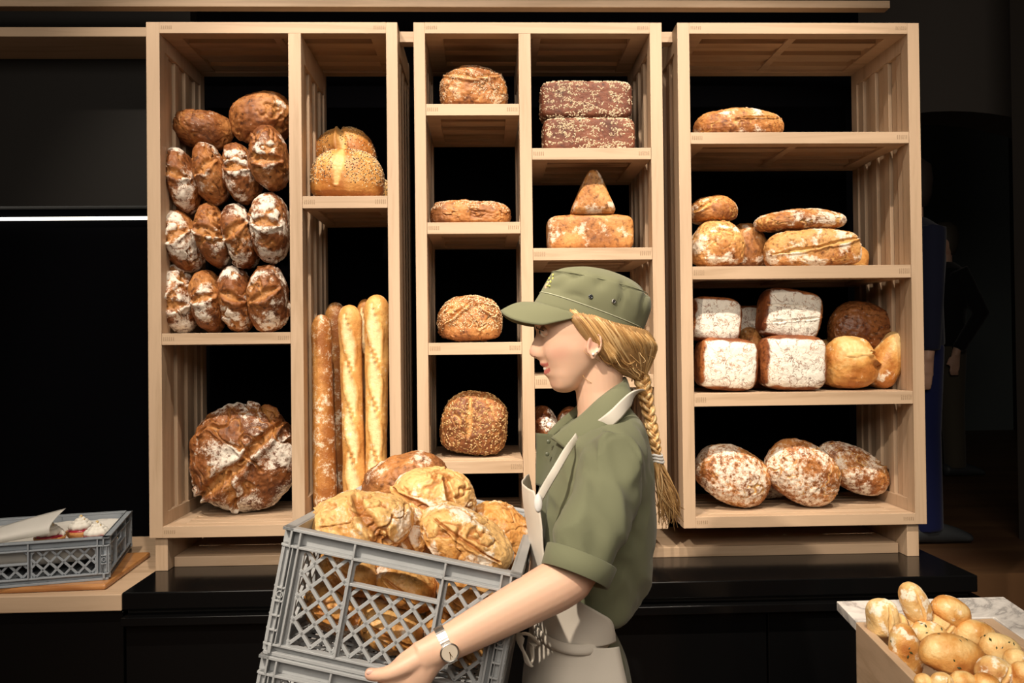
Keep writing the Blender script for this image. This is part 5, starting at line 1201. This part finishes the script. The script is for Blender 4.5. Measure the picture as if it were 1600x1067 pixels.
# the two people standing in the dark passage ------------------------
def passer(hx, hy, Y, zf, H_, top, trs, label, shoe, yaw=0., elbow=.05, hairc=(.03, .02, .015)):
    c = np.array(at(hx, hy, Y)); x, y = c[0], Y; root = empty('person', (x, y, zf), label, 'person'); s = H_/1.75
    f = lambda px, py, pz_: (x+px*s, y+py*s, zf+pz_*s)
    parts = []
    b = MB(); b.tube([f(.0, 0, 1.77), f(0, 0, 1.72), f(-.005, 0, 1.64), f(-.012, 0, 1.57), f(-.02, 0, 1.535)], [(.03*s, .03*s), (.085*s, .066*s), (.098*s, .077*s), (.085*s, .066*s), (.045*s, .04*s)], 20, flat=(0, 1, 0)); parts.append(b)
    b = MB(); b.tube([f(-.09, 0, 1.66), f(-.118, 0, 1.625), f(-.09, 0, 1.60)], [.008*s, .013*s, .008*s], 8); parts.append(b)
    b = MB(); b.tube([f(.01, 0, 1.6), f(.012, 0, 1.45)], .055*s, 14); parts.append(b)
    b = MB(); b.tube([f(.0, 0, 1.44), f(0, 0, 1.3), f(0, 0, 1.1), f(0, 0, .95)], [(.09*s, .17*s), (.11*s, .18*s), (.10*s, .16*s), (.11*s, .165*s)], 18, flat=(0, 1, 0)); parts.append(b)
    for sd in (-1, 1):
        b = MB(); b.tube([f(.0, sd*.19, 1.42), f(elbow, sd*.22, 1.13), f(-.04, sd*.23, .88), f(-.05, sd*.23, .84)], [.05*s, .042*s, .028*s, .026*s], 14); parts.append(b)
        b = MB(); b.tube([f(-.045, sd*.23, .86), f(-.055, sd*.23, .78)], [(.032*s, .016*s), (.036*s, .014*s)], 10, flat=(0, 1, 0)); parts.append(b)
        for k in range(4):
            b = MB(); b.tube([f(-.08+.018*k, sd*.23, .78), f(-.085+.017*k, sd*.228, .735), f(-.075+.016*k, sd*.215, .705)], [.009*s, .0085*s, .006*s], 8); parts.append(b)
        b = MB(); b.tube([f(-.085, sd*.23, .83), f(-.105, sd*.22, .775)], [.011*s, .008*s], 8); parts.append(b)
        b = MB(); b.tube([f(.0, sd*.09, .95), f(.0, sd*.09, .5), f(.01, sd*.09, .09)], [.085*s, .055*s, .04*s], 14); parts.append(b)
    V, F = remesh_join(parts, .008, 3); mesh('body', V, F, SKIN, root, smooth=True, attrs=dict(lip=np.zeros(len(V)), blush=np.full(len(V), .25)))
    bs = []
    b = MB(); b.tube([f(.01, 0, 1.50), f(.005, 0, 1.44), f(0, 0, 1.3), f(0, 0, 1.1), f(.0, 0, .90)], [(.07*s, .08*s), (.115*s, .20*s), (.135*s, .21*s), (.125*s, .185*s), (.13*s, .19*s)], 20, flat=(0, 1, 0)); bs.append(b)
    for sd in (-1, 1):
        b = MB(); b.tube([f(.0, sd*.19, 1.43), f(elbow+.005, sd*.225, 1.13), f(-.035, sd*.235, .88)], [.066*s, .056*s, .042*s], 16); bs.append(b)
    V, F = remesh_join(bs, .010, 5); mesh('jacket', V+.0, F, top, root, smooth=True)
    bs = []
    b = MB(); b.tube([f(0, 0, .96), f(0, 0, .82)], [(.12*s, .175*s), (.125*s, .18*s)], 18, flat=(0, 1, 0)); bs.append(b)
    for sd in (-1, 1):
        b = MB(); b.tube([f(.0, sd*.09, .9), f(.0, sd*.095, .5), f(.012, sd*.10, .06)], [.10*s, .078*s, .068*s], 16); bs.append(b)
    V, F = remesh_join(bs, .010, 5); mesh('trousers', V, F, trs, root, smooth=True)
    for sd in (-1, 1):
        b = MB(); d_ = shoe; b.tube(spline([f(-.07*d_, sd*.10, .045), f(.03*d_, sd*.10, .05), f(.13*d_, sd*.10, .04), f(.20*d_, sd*.10, .025)], 12), [(q*s, .045*s) for q in np.interp(np.linspace(0, 1, 12), [0, .4, 1], [.04, .048, .02])], 14, flat=(0, 1, 0)); b.build('shoe', plain('grey_shoe', (.05, .055, .06), .5), root, smooth=True)
    b = MB(); b.tube([f(.01, 0, 1.785), f(.015, 0, 1.74), f(.025, 0, 1.67), f(.04, 0, 1.60), f(.05, 0, 1.55)], [(.045*s, .04*s), (.092*s, .074*s), (.09*s, .083*s), (.065*s, .074*s), (.035*s, .05*s)], 18, flat=(0, 1, 0)); b.build('hair', plain('dark_hair', hairc, .6), root, smooth=True)
DK = cloth('black_jacket', (.008, .008, .009)); KH = cloth('khaki_trousers', (.10, .085, .06)); NAVY = cloth('navy_sweater', (.015, .018, .045)); BLU = cloth('blue_work_trousers', (.010, .016, .09))
passer(1472, 392, 3.2, .6, 1.72, DK, KH, 'person in black jacket and khaki trousers standing dimly in the far passage at right', 1, elbow=.13, hairc=(.06, .05, .035))
passer(1420, 400, 1.35, .6, 1.74, NAVY, BLU, 'person in blue work trousers and navy sleeve half hidden behind the right bread shelf', 1, elbow=-.03)
